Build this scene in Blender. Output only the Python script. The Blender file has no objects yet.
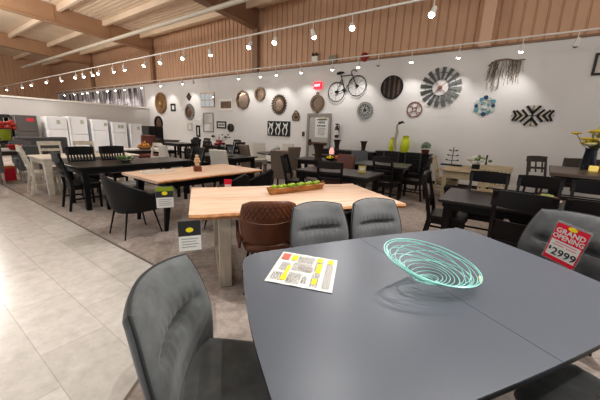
import bpy, bmesh, math, random
from mathutils import Vector, Matrix, Euler
random.seed(7)
C = bpy.context.scene.collection
PI = math.pi
def R(d): return math.radians(d)

# ------------------------------------------------------------------ materials
def lin(c):
    return tuple(((v/255)/12.92 if v/255 <= .04045 else ((v/255+.055)/1.055)**2.4) for v in c) + (1,)
_M = {}
def mat(name, rgb, rough=.5, metal=0, noise=None, bump=None, spec=.5, sheen=0, emit=0, rgb2=None, stretch=(1,1,1), trans=0, coat=0):
    """noise=(scale, amount) darkens/lightens (or mixes to rgb2); bump=(scale,strength)"""
    if name in _M: return _M[name]
    m = bpy.data.materials.new(name); m.use_nodes = True
    nt = m.node_tree; b = nt.nodes['Principled BSDF']
    col = lin(rgb)
    b.inputs['Base Color'].default_value = col
    b.inputs['Roughness'].default_value = rough
    b.inputs['Metallic'].default_value = metal
    b.inputs['Specular IOR Level'].default_value = spec
    if sheen:
        b.inputs['Sheen Weight'].default_value = sheen
        b.inputs['Sheen Roughness'].default_value = .4
    if coat: b.inputs['Coat Weight'].default_value = coat
    if trans: b.inputs['Transmission Weight'].default_value = trans
    if emit:
        b.inputs['Emission Color'].default_value = col
        b.inputs['Emission Strength'].default_value = emit
    if noise or bump:
        tc = nt.nodes.new('ShaderNodeTexCoord'); mp = nt.nodes.new('ShaderNodeMapping')
        mp.inputs['Scale'].default_value = stretch
        nt.links.new(tc.outputs['Object'], mp.inputs['Vector'])
    if noise:
        n = nt.nodes.new('ShaderNodeTexNoise'); n.inputs['Scale'].default_value = noise[0]
        n.inputs['Detail'].default_value = 5
        nt.links.new(mp.outputs['Vector'], n.inputs['Vector'])
        r = nt.nodes.new('ShaderNodeValToRGB')
        a = noise[1]
        c2 = lin(rgb2) if rgb2 else tuple(min(1, v*(1+a)) for v in col[:3])+(1,)
        c1 = col if rgb2 else tuple(v*(1-a) for v in col[:3])+(1,)
        r.color_ramp.elements[0].position = .3; r.color_ramp.elements[1].position = .7
        r.color_ramp.elements[0].color = c1; r.color_ramp.elements[1].color = c2
        nt.links.new(n.outputs['Fac'], r.inputs['Fac'])
        nt.links.new(r.outputs['Color'], b.inputs['Base Color'])
    if bump:
        n2 = nt.nodes.new('ShaderNodeTexNoise'); n2.inputs['Scale'].default_value = bump[0]
        n2.inputs['Detail'].default_value = 3
        nt.links.new(mp.outputs['Vector'], n2.inputs['Vector'])
        bp = nt.nodes.new('ShaderNodeBump'); bp.inputs['Strength'].default_value = bump[1]
        bp.inputs['Distance'].default_value = .01
        nt.links.new(n2.outputs['Fac'], bp.inputs['Height'])
        nt.links.new(bp.outputs['Normal'], b.inputs['Normal'])
    _M[name] = m
    return m

def brick_mat(name, c1, c2, mortar, w, h, msize, rough, rot=0, offset=.5, noise_amt=.12, nscale=3, spec=.5, bump=.1):
    m = bpy.data.materials.new(name); m.use_nodes = True; nt = m.node_tree; b = nt.nodes['Principled BSDF']
    tc = nt.nodes.new('ShaderNodeTexCoord'); mp = nt.nodes.new('ShaderNodeMapping')
    mp.inputs['Rotation'].default_value = (0, 0, rot)
    nt.links.new(tc.outputs['Object'], mp.inputs['Vector'])
    br = nt.nodes.new('ShaderNodeTexBrick'); br.offset = offset; br.squash = 1
    br.inputs['Color1'].default_value = lin(c1); br.inputs['Color2'].default_value = lin(c2)
    br.inputs['Mortar'].default_value = lin(mortar)
    br.inputs['Scale'].default_value = 1; br.inputs['Mortar Size'].default_value = msize
    br.inputs['Mortar Smooth'].default_value = .1
    br.inputs['Brick Width'].default_value = w; br.inputs['Row Height'].default_value = h
    nt.links.new(mp.outputs['Vector'], br.inputs['Vector'])
    n = nt.nodes.new('ShaderNodeTexNoise'); n.inputs['Scale'].default_value = nscale; n.inputs['Detail'].default_value = 8
    n.inputs['Roughness'].default_value = .7
    nt.links.new(mp.outputs['Vector'], n.inputs['Vector'])
    mr = nt.nodes.new('ShaderNodeMapRange'); mr.inputs['From Min'].default_value = .3; mr.inputs['From Max'].default_value = .7
    mr.inputs['To Min'].default_value = 1-noise_amt; mr.inputs['To Max'].default_value = 1+noise_amt
    nt.links.new(n.outputs['Fac'], mr.inputs['Value'])
    mx = nt.nodes.new('ShaderNodeVectorMath'); mx.operation = 'SCALE'
    nt.links.new(br.outputs['Color'], mx.inputs[0]); nt.links.new(mr.outputs['Result'], mx.inputs['Scale'])
    nt.links.new(mx.outputs['Vector'], b.inputs['Base Color'])
    n3 = nt.nodes.new('ShaderNodeTexNoise'); n3.inputs['Scale'].default_value = 60
    nt.links.new(mp.outputs['Vector'], n3.inputs['Vector'])
    bp = nt.nodes.new('ShaderNodeBump'); bp.inputs['Strength'].default_value = bump; bp.inputs['Distance'].default_value = .01
    nt.links.new(n3.outputs['Fac'], bp.inputs['Height']); nt.links.new(bp.outputs['Normal'], b.inputs['Normal'])
    b.inputs['Roughness'].default_value = rough; b.inputs['Specular IOR Level'].default_value = spec
    _M[name] = m
    return m

def wood_mat(name, c1, c2, c3, rough=.45, scale=1.0, axis='X', coat=0):
    """long streaky grain along the local axis"""
    m = bpy.data.materials.new(name); m.use_nodes = True; nt = m.node_tree; b = nt.nodes['Principled BSDF']
    tc = nt.nodes.new('ShaderNodeTexCoord'); mp = nt.nodes.new('ShaderNodeMapping')
    s = {'X': (.8, 7, 7), 'Y': (7, .8, 7), 'Z': (7, 7, .8)}[axis]
    mp.inputs['Scale'].default_value = tuple(v*scale for v in s)
    nt.links.new(tc.outputs['Object'], mp.inputs['Vector'])
    n = nt.nodes.new('ShaderNodeTexNoise'); n.inputs['Scale'].default_value = 1.6; n.inputs['Detail'].default_value = 7
    n.inputs['Distortion'].default_value = .9
    nt.links.new(mp.outputs['Vector'], n.inputs['Vector'])
    r = nt.nodes.new('ShaderNodeValToRGB'); cr = r.color_ramp
    cr.elements[0].position = .28; cr.elements[0].color = lin(c3)
    cr.elements[1].position = .72; cr.elements[1].color = lin(c2)
    e = cr.elements.new(.46); e.color = lin(c1)
    nt.links.new(n.outputs['Fac'], r.inputs['Fac']); nt.links.new(r.outputs['Color'], b.inputs['Base Color'])
    b.inputs['Roughness'].default_value = rough
    if coat: b.inputs['Coat Weight'].default_value = coat
    _M[name] = m
    return m

# ------------------------------------------------------------------ mesh builder
class MB:
    def __init__(s): s.bm = bmesh.new(); s.mi = 0; s.M = Matrix.Identity(4)
    def v(s, p): return s.bm.verts.new(s.M @ Vector(p))
    def f(s, vs, smooth=False):
        try: f = s.bm.faces.new(vs)
        except ValueError: return None
        f.material_index = s.mi; f.smooth = smooth; return f
    def box(s, x0, x1, y0, y1, z0, z1):
        vs = [s.v((x, y, z)) for z in (z0, z1) for x, y in ((x0, y0), (x1, y0), (x1, y1), (x0, y1))]
        for q in ((3,2,1,0),(4,5,6,7),(0,1,5,4),(1,2,6,5),(2,3,7,6),(3,0,4,7)): s.f([vs[i] for i in q])
        return s
    def cbox(s, c, d): return s.box(c[0]-d[0]/2, c[0]+d[0]/2, c[1]-d[1]/2, c[1]+d[1]/2, c[2]-d[2]/2, c[2]+d[2]/2)
    def taper(s, c0, d0, c1, d1):
        """four sided post from rect d0 at c0 to rect d1 at c1 (horizontal sections)"""
        vs = []
        for c, d in ((c0, d0), (c1, d1)):
            for sx, sy in ((-1,-1),(1,-1),(1,1),(-1,1)): vs.append(s.v((c[0]+sx*d[0]/2, c[1]+sy*d[1]/2, c[2])))
        for q in ((3,2,1,0),(4,5,6,7),(0,1,5,4),(1,2,6,5),(2,3,7,6),(3,0,4,7)): s.f([vs[i] for i in q])
        return s
    def sweep(s, pts, w, t, up=(0,0,1), closed=False):
        """rectangular section (w along up, t across) swept along pts; w,t may be lists"""
        up = Vector(up); n = len(pts); pts = [Vector(p) for p in pts]; rings = []
        for i, p in enumerate(pts):
            a = pts[(i-1) % n] if closed else pts[max(0, i-1)]; b = pts[(i+1) % n] if closed else pts[min(n-1, i+1)]
            d = (b-a).normalized(); side = d.cross(up).normalized(); u = side.cross(d).normalized()
            ww = w[i] if isinstance(w, (list, tuple)) else w; tt = t[i] if isinstance(t, (list, tuple)) else t
            rings.append([s.v(p+u*ww/2*a_+side*tt/2*b_) for a_, b_ in ((-1,-1),(-1,1),(1,1),(1,-1))])
        m = n if closed else n-1
        for i in range(m):
            A, B = rings[i], rings[(i+1) % n]
            for k in range(4): s.f([A[k], A[(k+1)%4], B[(k+1)%4], B[k]])
        if not closed: s.f(rings[0][::-1]); s.f(rings[-1])
        return s
    def tube(s, pts, r, seg=8, closed=False):
        n = len(pts); pts = [Vector(p) for p in pts]; rings = []; pu = None
        for i, p in enumerate(pts):
            a = pts[(i-1) % n] if closed else pts[max(0, i-1)]; b = pts[(i+1) % n] if closed else pts[min(n-1, i+1)]
            d = (b-a).normalized()
            if pu is None:
                pu = Vector((0,0,1)) if abs(d.z) < .9 else Vector((1,0,0))
            side = d.cross(pu)
            if side.length < 1e-5: side = d.cross(Vector((1,0,0)))
            side.normalize(); u = side.cross(d).normalized(); pu = u
            rr = r[i] if isinstance(r, (list, tuple)) else r
            rings.append([s.v(p+(u*math.cos(2*PI*k/seg)+side*math.sin(2*PI*k/seg))*rr) for k in range(seg)])
        m = n if closed else n-1
        for i in range(m):
            A, B = rings[i], rings[(i+1) % n]
            for k in range(seg): s.f([A[k], A[(k+1)%seg], B[(k+1)%seg], B[k]], True)
        if not closed: s.f(rings[0][::-1]); s.f(rings[-1])
        return s
    def lathe(s, prof, seg=20, c=(0,0,0), sy=1, sx=1):
        """prof: list of (r,z)"""
        rings = []
        for r, z in prof:
            if r < 1e-5: rings.append([s.v((c[0], c[1], c[2]+z))])
            else: rings.append([s.v((c[0]+sx*r*math.cos(2*PI*k/seg), c[1]+sy*r*math.sin(2*PI*k/seg), c[2]+z)) for k in range(seg)])
        for A, B in zip(rings, rings[1:]):
            for k in range(seg):
                if len(A) == 1 and len(B) == 1: continue
                if len(A) == 1: s.f([A[0], B[(k+1)%seg], B[k]][::-1], True)
                elif len(B) == 1: s.f([A[k], A[(k+1)%seg], B[0]], True)
                else: s.f([A[k], A[(k+1)%seg], B[(k+1)%seg], B[k]], True)
        if len(rings[0]) > 1: s.f(rings[0][::-1])
        if len(rings[-1]) > 1: s.f(rings[-1])
        return s
    def ball(s, c, r, seg=12, sz=1, rings=8):
        return s.lathe([(r*math.sin(PI*i/rings), -r*sz*math.cos(PI*i/rings)) for i in range(rings+1)], seg, c)
    def prism(s, poly, z0, z1, bevel=0):
        """horizontal polygon extruded"""
        n = len(poly); lay = [(0, z0), (0, z1)]
        cx = sum(p[0] for p in poly)/n; cy = sum(p[1] for p in poly)/n
        if bevel: lay = [(bevel, z0), (0, z0+bevel), (0, z1-bevel), (bevel, z1)]
        rings = []
        for ins, z in lay:
            ring = []
            for x, y in poly:
                d = math.hypot(x-cx, y-cy); k = (d-ins)/d if d else 1
                ring.append(s.v((cx+(x-cx)*k, cy+(y-cy)*k, z)))
            rings.append(ring)
        for A, B in zip(rings, rings[1:]):
            for k in range(n): s.f([A[k], A[(k+1)%n], B[(k+1)%n], B[k]])
        s.f(rings[0][::-1]); s.f(rings[-1])
        return s
    def pillow(s, fn, thick, nu=16, nv=16, k=.5, edge=.35, tfn=None, ufn=None):
        """closed cushion: fn(u,v) centre surface for u,v in -1..1 (after rounding), thickness fading at the rim"""
        g = {}
        def P(u, v):
            x = u*math.sqrt(1-k*v*v/2); y = v*math.sqrt(1-k*u*u/2)
            return x, y
        def F(x, y): return Vector(fn(x, y))
        for sd in (1, -1):
            for i in range(nu+1):
                for j in range(nv+1):
                    # cluster samples to the rims
                    u = math.sin((i/nu*2-1)*PI/2); v = math.sin((j/nv*2-1)*PI/2)
                    rim = i in (0, nu) or j in (0, nv)
                    if rim and sd == -1: g[(sd, i, j)] = g[(1, i, j)]; continue
                    x, y = P(u, v); p = F(x, y); e = 1e-3
                    n = (F(x+e, y)-F(x-e, y)).cross(F(x, y+e)-F(x, y-e)).normalized()
                    m = max(abs(u), abs(v)); t = thick/2*(max(0, 1-m**(1/edge*2)))**.5
                    if tfn: t += tfn(x, y, sd)*(1-m**4)
                    g[(sd, i, j)] = s.v(p+n*t*sd)
        for sd in (1, -1):
            for i in range(nu):
                for j in range(nv):
                    q = [g[(sd, i, j)], g[(sd, i+1, j)], g[(sd, i+1, j+1)], g[(sd, i, j+1)]]
                    s.f(q if sd == 1 else q[::-1], True)
        return s
    def build(s, name, mats, parent=None, loc=(0,0,0), rot=(0,0,0), bevel=0, smooth=False, sub=0):
        me = bpy.data.meshes.new(name); bmesh.ops.recalc_face_normals(s.bm, faces=s.bm.faces[:])
        if smooth:
            for f in s.bm.faces: f.smooth = True
        s.bm.to_mesh(me); s.bm.free()
        me.set_sharp_from_angle(angle=R(38))
        for m in (mats if isinstance(mats, (list, tuple)) else [mats]): me.materials.append(m)
        o = bpy.data.objects.new(name, me); C.objects.link(o)
        if parent: o.parent = parent
        o.location = loc; o.rotation_euler = rot
        if bevel:
            md = o.modifiers.new('b', 'BEVEL'); md.width = bevel; md.segments = 2; md.limit_method = 'ANGLE'; md.angle_limit = R(40)
        if sub:
            md = o.modifiers.new('s', 'SUBSURF'); md.levels = sub; md.render_levels = sub
        return o

def tag(o, label=None, cat=None, group=None, kind=None):
    if label: o['label'] = label
    if cat: o['category'] = cat
    if group: o['group'] = group
    if kind: o['kind'] = kind
    return o
def thing(name, label, cat, loc=(0,0,0), rz=0, group=None, rot=None):
    o = bpy.data.objects.new(name, None); C.objects.link(o); o.empty_display_size = .1
    o.location = loc; o.rotation_euler = rot if rot else (0, 0, rz)
    return tag(o, label, cat, group)
def dup(root, loc, rz, label, group=None, name=None, scale=None):
    kids = list(root.children)
    r = root.copy(); C.objects.link(r); r.location = loc; r.rotation_euler = (0, 0, rz)
    r['label'] = label
    if group: r['group'] = group
    elif 'group' in r: del r['group']
    if scale: r.scale = (scale,)*3
    if name: r.name = name
    for ch in kids:
        c = ch.copy(); C.objects.link(c); c.parent = r
        for g in ch.children:
            d = g.copy(); C.objects.link(d); d.parent = c
    return r
def struct(name, mb, m, **k): return tag(mb.build(name, m, **k), kind='structure')

def text(name, body, size, m, parent=None, M=Matrix.Identity(4), depth=.0008, align='CENTER', sx=1, bold=0):
    cu = bpy.data.curves.new(name, 'FONT'); cu.body = body; cu.size = size; cu.align_x = align; cu.align_y = 'CENTER'
    cu.extrude = depth; cu.offset = bold; cu.resolution_u = 2
    to = bpy.data.objects.new(name+'_src', cu); C.objects.link(to)
    bpy.context.view_layer.update()
    me = bpy.data.meshes.new_from_object(to.evaluated_get(bpy.context.evaluated_depsgraph_get()))
    C.objects.unlink(to); bpy.data.objects.remove(to)
    me.transform(M @ Matrix.Diagonal((sx, 1, 1, 1)))
    me.materials.clear(); me.materials.append(m); me.name = name
    o = bpy.data.objects.new(name, me); C.objects.link(o)
    if parent: o.parent = parent
    return o

# ------------------------------------------------------------------ palette
M_wall = mat('wall_paint', (222,219,216), .85, noise=(.6,.03))
M_wall2 = mat('partition_paint', (206,202,198), .85)
M_tan = mat('tan_metal', (206,168,138), .55, noise=(1.2,.05))
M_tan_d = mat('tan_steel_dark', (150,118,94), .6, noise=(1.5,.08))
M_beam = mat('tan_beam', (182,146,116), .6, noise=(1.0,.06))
M_ceil = mat('ceiling_deck', (238,216,190), .7, noise=(1.0,.05))
M_white = mat('white_gloss', (244,246,248), .35)
M_whitewall = mat('white_trim', (235,230,222), .5)
M_black = mat('black_wood', (14,13,14), .4, noise=(18,.25), stretch=(1,1,6))
M_blacktop = mat('black_wood_top', (26,27,29), .28, noise=(14,.2))
M_espresso = mat('espresso_wood', (22,15,15), .38, noise=(16,.3), stretch=(1,1,5))
M_esptop = mat('espresso_top', (48,43,43), .32, noise=(9,.25), stretch=(1,6,6))
M_greywood = mat('grey_brown_wood', (78,68,62), .5, noise=(10,.25), stretch=(1,1,5))
M_blackfab = mat('black_leather', (13,13,15), .5, bump=(120,.15))
M_blackmetal = mat('black_metal', (16,16,16), .45, metal=.3)
M_chrome = mat('chrome', (210,210,210), .15, metal=1)
M_steel = mat('brushed_steel', (196,186,172), .42, metal=.5, noise=(30,.1), stretch=(1,1,.1))
M_velvet = mat('grey_velvet', (92,95,95), .75, noise=(7,.38), bump=(14,.5), sheen=.35)
M_velvet_l = mat('grey_velvet_light', (106,107,108), .75, noise=(5,.18), bump=(9,.35), sheen=.35)
M_velvet_d = mat('grey_piping', (50,52,53), .7)
M_brown = mat('brown_leather', (104,62,42), .45, noise=(7,.2), bump=(90,.12))
M_stitch = mat('tan_piping', (160,130,108), .6)
M_taupe = mat('taupe_fabric', (120,108,96), .9, noise=(40,.1))
M_cream = mat('cream_fabric', (205,200,190), .85, noise=(30,.05))
M_whitewood = mat('distressed_white_wood', (214,206,192), .55, noise=(9,.12))
M_beige = mat('whitewashed_wood', (192,176,146), .6, noise=(8,.14), stretch=(1,1,4))
M_greyfab = mat('grey_fabric', (96,98,100), .85, noise=(30,.08))
M_mirror = mat('mirror_glass', (150,128,112), .12, metal=1)  # tan base colour paints in the reflection of warm upper walls
M_mirror_l = mat('mirror_glass_pale', (222,220,218), .06, metal=1)
M_tabletop = mat('grey_laminate', (88,94,103), .36, noise=(2.0,.03), bump=(220,.04))
M_tabedge = mat('dark_table_edge', (20,20,23), .4)
M_oak = wood_mat('live_edge_wood', (218,186,160), (230,204,182), (194,152,122), .42, 1.0, 'X')
M_oak_edge = mat('live_edge_bark', (196,142,96), .6, noise=(20,.25))
M_dough = wood_mat('carved_wood', (170,118,66), (190,140,84), (120,78,40), .55, 3, 'X')
M_aqua = mat('aqua_wire', (160,224,214), .3, metal=.15)
M_green = mat('green_apple', (150,178,50), .35, noise=(14,.15))
M_paper = mat('newsprint', (222,221,216), .8)
M_red = mat('sign_red', (222,36,62), .45)
M_yellow = mat('sign_yellow', (240,222,40), .5)
M_ink = mat('ink_dark', (36,38,58), .6)
M_inkgrey = mat('ink_grey', (150,148,146), .7)
M_inkred = mat('ink_red', (196,110,96), .7)
M_acry = mat('acrylic', (250,250,250), .05, trans=.9)
M_emit = mat('lamp_face', (255,246,232), .4, emit=22)
M_exit = mat('exit_red', (255,40,64), .4, emit=1.3)
M_bronze = mat('bronze_metal', (110,92,74), .4, metal=.7, noise=(20,.3))
M_darkframe = mat('dark_frame', (40,34,30), .4)
M_wicker = mat('woven_rattan', (148,116,80), .8, noise=(60,.35))
M_silver = mat('antique_silver', (150,148,142), .35, metal=.8, noise=(24,.25))
M_galv = mat('galvanized', (98,102,100), .6, metal=.2, noise=(10,.3))
M_rust = mat('rusty_wire', (152,104,92), .6, metal=.3)
M_twig = mat('driftwood', (134,118,104), .9, noise=(20,.2))
M_pink = mat('pedestal_brown', (66,46,38), .45, noise=(12,.25))

# ------------------------------------------------------------------ camera (13 mm equivalent, slight roll)
cam = bpy.data.cameras.new('camera'); cam.lens = 295/600*36; cam.sensor_width = 36; cam.clip_end = 200
co = bpy.data.objects.new('camera', cam); C.objects.link(co)
r_, u_, f_ = Vector((0.813647,0.580207,0.036581)), Vector((-0.162735,0.166898,0.972452)), Vector((-0.558118,0.797186,-0.230216))
co.matrix_world = Matrix(((r_.x,u_.x,-f_.x,0),(r_.y,u_.y,-f_.y,0),(r_.z,u_.z,-f_.z,1.49),(0,0,0,1)))
bpy.context.scene.camera = co

# ------------------------------------------------------------------ room shell
YW = 9.88; XF = -33.5; XR = 6.0; ZP = 3.82; ZC = 6.22; YN = -3.0
tile = brick_mat('floor_tile', (200,196,190), (190,186,180), (174,170,164), .76, .38, .0035, .26, 0, .5, .14, 9, .5, .05)
carp = brick_mat('carpet_planks', (172,162,155), (152,142,135), (156,145,138), 1.0, .25, .001, .95, R(38), .37, .25, 14, .1, .6)
struct('floor', MB().box(XF, XR, YN, YW, -.1, 0), tile)
b = MB()
poly = [(XF, 1.53), (-2.15, 1.53), (-1.5, .55), (-1.5, YN), (XR, YN), (XR, YW), (XF, YW)]
b.prism(poly, 0.0005, .008)
struct('floor_carpet', b, carp)
b = MB()
b.prism([(XF,1.51),(-2.16,1.51),(-1.52,.545),(-1.52,YN),(-1.5,YN),(-1.5,.55),(-2.15,1.53),(XF,1.53)], .0005, .009)
struct('trim_1', b, mat('carpet_edge_strip', (112,100,92), .5))
struct('wall_back', MB().box(XF, XR, YW, YW+.2, 0, ZP), M_wall)
struct('wall_far', MB().box(XF-.2, XF, YN, YW, 0, 3.0), M_wall2)

def corrugated(name, p0, p1, z0, z1, pitch=.25, depth=.03, m=M_tan, inward=(0,-1)):
    b = MB(); p0 = Vector(p0); p1 = Vector(p1); L = (p1-p0).length; d = (p1-p0)/L; n = Vector(inward)
    k = int(L/pitch); prof = []
    for i in range(k):
        s0 = i*pitch
        for a, h in ((0, 1), (.78, 1), (.84, 0), (.94, 0)):
            prof.append((s0+a*pitch, h*depth))
    prof.append((L, depth))
    lo = []; hi = []
    for s_, h in prof:
        q = p0+d*s_+n*h
        lo.append(b.v((q.x, q.y, z0))); hi.append(b.v((q.x, q.y, z1)))
    for i in range(len(prof)-1): b.f([lo[i], lo[i+1], hi[i+1], hi[i]])
    return struct(name, b, m)
corrugated('wall_back_upper', (XF-.05, YW+.04), (XR, YW+.04), ZP, ZC+.02)
corrugated('wall_far_upper', (XF-.04, YN), (XF-.04, YW+.05), 3.0, ZC+.7, inward=(1,0))
# ceiling: ribbed deck, ribs running along X
b = MB(); prof = []
y = YN
def RZ(y): return .05*(YW-y)      # gentle roof pitch
while y < YW+.2:
    for a, h in ((0,0),(.11,0),(.13,.04),(.17,.04)): prof.append((y+a, ZC+h+RZ(y+a)))
    y += .19
A = [b.v((-17.4, y, z)) for y, z in prof]; B = [b.v((XR, y, z)) for y, z in prof]
for i in range(len(prof)-1): b.f([A[i], A[i+1], B[i+1], B[i]])
vs = [b.v(q) for q in ((XF-.1,YN,ZC+RZ(YN)),(-17.4,YN,ZC+RZ(YN)),(-17.4,YW+.2,ZC),(XF-.1,YW+.2,ZC))]; b.f(vs)
struct('ceiling', b, M_ceil)
n = 2
for x in (-25.6, -17.45, -9.4, -1.05):          # portal frames: beam along Y with column on the back wall
    b = MB(); w = .28
    b.sweep([(x,YN,5.855+RZ(YN)),(x,YW-.05,5.855)], .71, .2, up=(0,0,1)); b.sweep([(x,YN,5.48+RZ(YN)),(x,YW-.05,5.48)], .04, w+.06, up=(0,0,1))
    for yy in (1.0, 3.2, 5.4, 7.6): b.box(x-w/2+.01, x+w/2-.01, yy-.02, yy+.02, 5.5+RZ(yy), ZC-.02+RZ(yy))
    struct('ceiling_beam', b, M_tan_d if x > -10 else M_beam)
    b = MB(); b.box(x-w/2, x+w/2, YW-.26 if x > -2 else YW-.16, YW-.001, ZP, 5.46 if x > -20 else 5.46)
    struct('wall_column', b, M_tan_d if x < -2 else mat('column_light',(222,184,156),.55))
for y in (-1.6, .2, 2.0, 3.8, 5.6, 7.4, 9.2):
    struct('ceiling_purlin', MB().box(XF, XR, y-.06, y+.06, ZC-.24+RZ(y), ZC-.006+RZ(y)), M_ceil)
# ledge and baseboard
struct('trim_2', MB().box(XF, XR, YW-.05, YW-.001, ZP-.0, ZP+.05), M_tan_d)
b = MB(); b.box(-18.2, -6.9, YW-.02, YW-.001, 0, .1); b.box(-5.4, XR, YW-.02, YW-.001, 0, .1)
struct('baseboard_back', b, mat('black_rubber_base', (24,23,23), .6))
# partition behind the fridges
struct('wall_partition', MB().box(-18.5, -18.32, YN, YW-.001, 0, 2.42), M_wall2)
struct('trim_3', MB().box(-18.55, -18.26, YN, YW-.002, 2.42, 2.5), M_whitewall)

# birch mural on the back wall beyond the partition
def mural():
    m = bpy.data.materials.new('birch_print'); m.use_nodes = True; nt = m.node_tree; bs = nt.nodes['Principled BSDF']
    tc = nt.nodes.new('ShaderNodeTexCoord'); mp = nt.nodes.new('ShaderNodeMapping'); mp.inputs['Scale'].default_value = (2.4, 1, .5)
    nt.links.new(tc.outputs['Object'], mp.inputs['Vector'])
    n = nt.nodes.new('ShaderNodeTexNoise'); n.inputs['Scale'].default_value = 1.1; n.inputs['Detail'].default_value = 5
    nt.links.new(mp.outputs['Vector'], n.inputs['Vector'])
    r = nt.nodes.new('ShaderNodeValToRGB'); r.color_ramp.elements[0].position = .38; r.color_ramp.elements[1].position = .6
    r.color_ramp.elements[0].color = lin((48,44,48)); r.color_ramp.elements[1].color = lin((206,200,204))
    nt.links.new(n.outputs['Fac'], r.inputs['Fac']); nt.links.new(r.outputs['Color'], bs.inputs['Base Color'])
    bs.inputs['Roughness'].default_value = .7
    t = thing('wall_mural', 'long black and white birch forest print high above the white refrigerators', 'mural', (-25.8, YW, 3.05))
    MB().box(-7.1, 7.1, -.03, -.002, -.68, .62).build('printed_panel', m, t)
    b = MB()
    for k in range(26):
        x = -7+k*.55+random.uniform(-.2,.2); w = random.uniform(.03,.09)
        b.box(x, x+w*1.5, -.034, -.0305, -.67, .61)
    b.build('birch_print', mat('birch_white', (215,210,212), .7, noise=(6,.4)), t)
mural()

# ------------------------------------------------------------------ exit door and wall hardware
t = thing('door_1', None, None, (-6.15, YW, 0)); t['kind'] = 'structure'
M_door = mat('door_grey', (182,178,172), .5); M_doorframe = mat('door_frame_grey', (146,140,134), .5)
MB().box(-.44, .44, -.035, -.006, .01, 2.04).build('door_leaf', M_door, t)
b = MB(); b.box(-.53,-.44,-.07,-.001,0,2.13); b.box(.44,.53,-.07,-.001,0,2.13); b.box(-.44,.44,-.07,-.001,2.04,2.13)
b.build('door_frame', M_doorframe, t)
MB().box(-.4,.4,-.11,-.06,.98,1.06).build('push_bar', mat('bar_bronze', (96,66,56), .4, metal=.5), t)
b = MB(); b.cbox((-.36,-.06,1.05),(.07,.05,.22)); b.box(-.4,-.3,-.12,-.08,1.08,1.11); b.build('door_handle', M_blackmetal, t)
b = MB(); b.box(.0,.3,-.09,-.035,1.93,2.0); b.build('door_closer', mat('closer', (200,190,160), .4), t)
t = thing('door_notice', 'white printed notice sheet with dark lines taped to the grey exit door', 'sign', (-6.02, YW-.036, 1.62))
MB().box(-.29,.29,-.004,0,-.37,.37).build('sheet', M_paper, t)
b = MB()
for k,(w,h) in enumerate(((.46,.035),(.3,.05),(.4,.05),(.3,.02),(.34,.02),(.3,.02),(.34,.02),(.26,.02))):
    z = (.29,.17,.06,-.03,-.09,-.15,-.21,-.27)[k]
    x = -w/2
    while x < w/2-.02:
        ww = random.uniform(.03,.07); b.box(x, min(w/2, x+ww), -.006, -.0042, z-h/2, z+h/2); x += ww+.02
b.build('printed_lines', M_ink, t)
t = thing('exit_sign', 'glowing red exit sign above the round clock over the grey door', 'sign', (-6.28, YW, 3.13))
MB().box(-.165,.165,-.07,-.002,-.115,.115).build('housing', M_exit, t)
text('lettering', 'EXIT', .12, mat('exit_letters', (255,190,190), .4, emit=4), t, Matrix.Translation((0,-.073,0)) @ Matrix.Rotation(PI/2,4,'X'))
t = thing('mounted_fire_extinguisher', 'red and white fire extinguisher hanging on the wall right of the grey door', 'extinguisher', (-5.33, YW-.1, 1.27))
MB().lathe([(0,0),(.06,.0),(.07,.03),(.07,.33),(.05,.4),(.02,.43),(.02,.46),(0,.46)]).build('cylinder', mat('ext_dark', (74,44,44), .35), t)
MB().lathe([(.0715,.1),(.0725,.1),(.0725,.27),(.0715,.27)]).build('label_band', M_paper, t)
b = MB(); b.tube([(0,0,.45),(.05,0,.5),(.09,0,.44),(.09,0,.2)], .012); b.box(-.06,.05,-.012,.012,.46,.5); b.build('hose', M_blackmetal, t)
tag(MB().box(-.05,.05,-.03,-.001,-.09,.09).build('light_switch', mat('switch_dark',(80,54,46),.5), loc=(-6.87,YW,1.35)), 'small dark switch plate left of the grey exit door', 'switch')
t = thing('mounted_fire_alarm', 'round red fire bell on the tan wall above the bicycle', 'fire alarm', (-4.5, YW-.002, 3.93))
b = MB(); b.M = Matrix.Rotation(PI/2, 4, 'X'); b.lathe([(0,.0),(.14,.0),(.14,.04),(.1,.08),(0,.1)]); b.build('bell', mat('alarm_red',(150,40,46),.4), t)
t = thing('mounted_emergency_light', 'pale boxy emergency light high on the tan wall above the exit sign', 'light', (-6.44, YW-.01, 4.12))
MB().box(-.12,.12,-.1,0,-.15,.02).build('battery_box', M_whitewall, t)
for s in (-1,1):
    b = MB(); b.M = Matrix.Translation((s*.07,-.06,.08)) @ Matrix.Rotation(R(80),4,'X'); b.lathe([(0,-.03),(.04,-.03),(.055,.04),(.05,.05),(0,.05)]); b.build('lamp_head', M_greywood, t)
t = thing('junction_box', 'pale square electrical box on the tan wall left of the fire bell', 'electrical box', (-5.7, YW-.01, 3.98))
MB().box(-.15,.15,-.09,0,-.11,.13).build('box_body', mat('box_beige',(170,158,138),.5), t, bevel=.008)
MB().box(-.12,.12,-.1,-.0905,-.08,.1).build('cover', mat('box_beige2',(150,138,118),.5), t)

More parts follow.
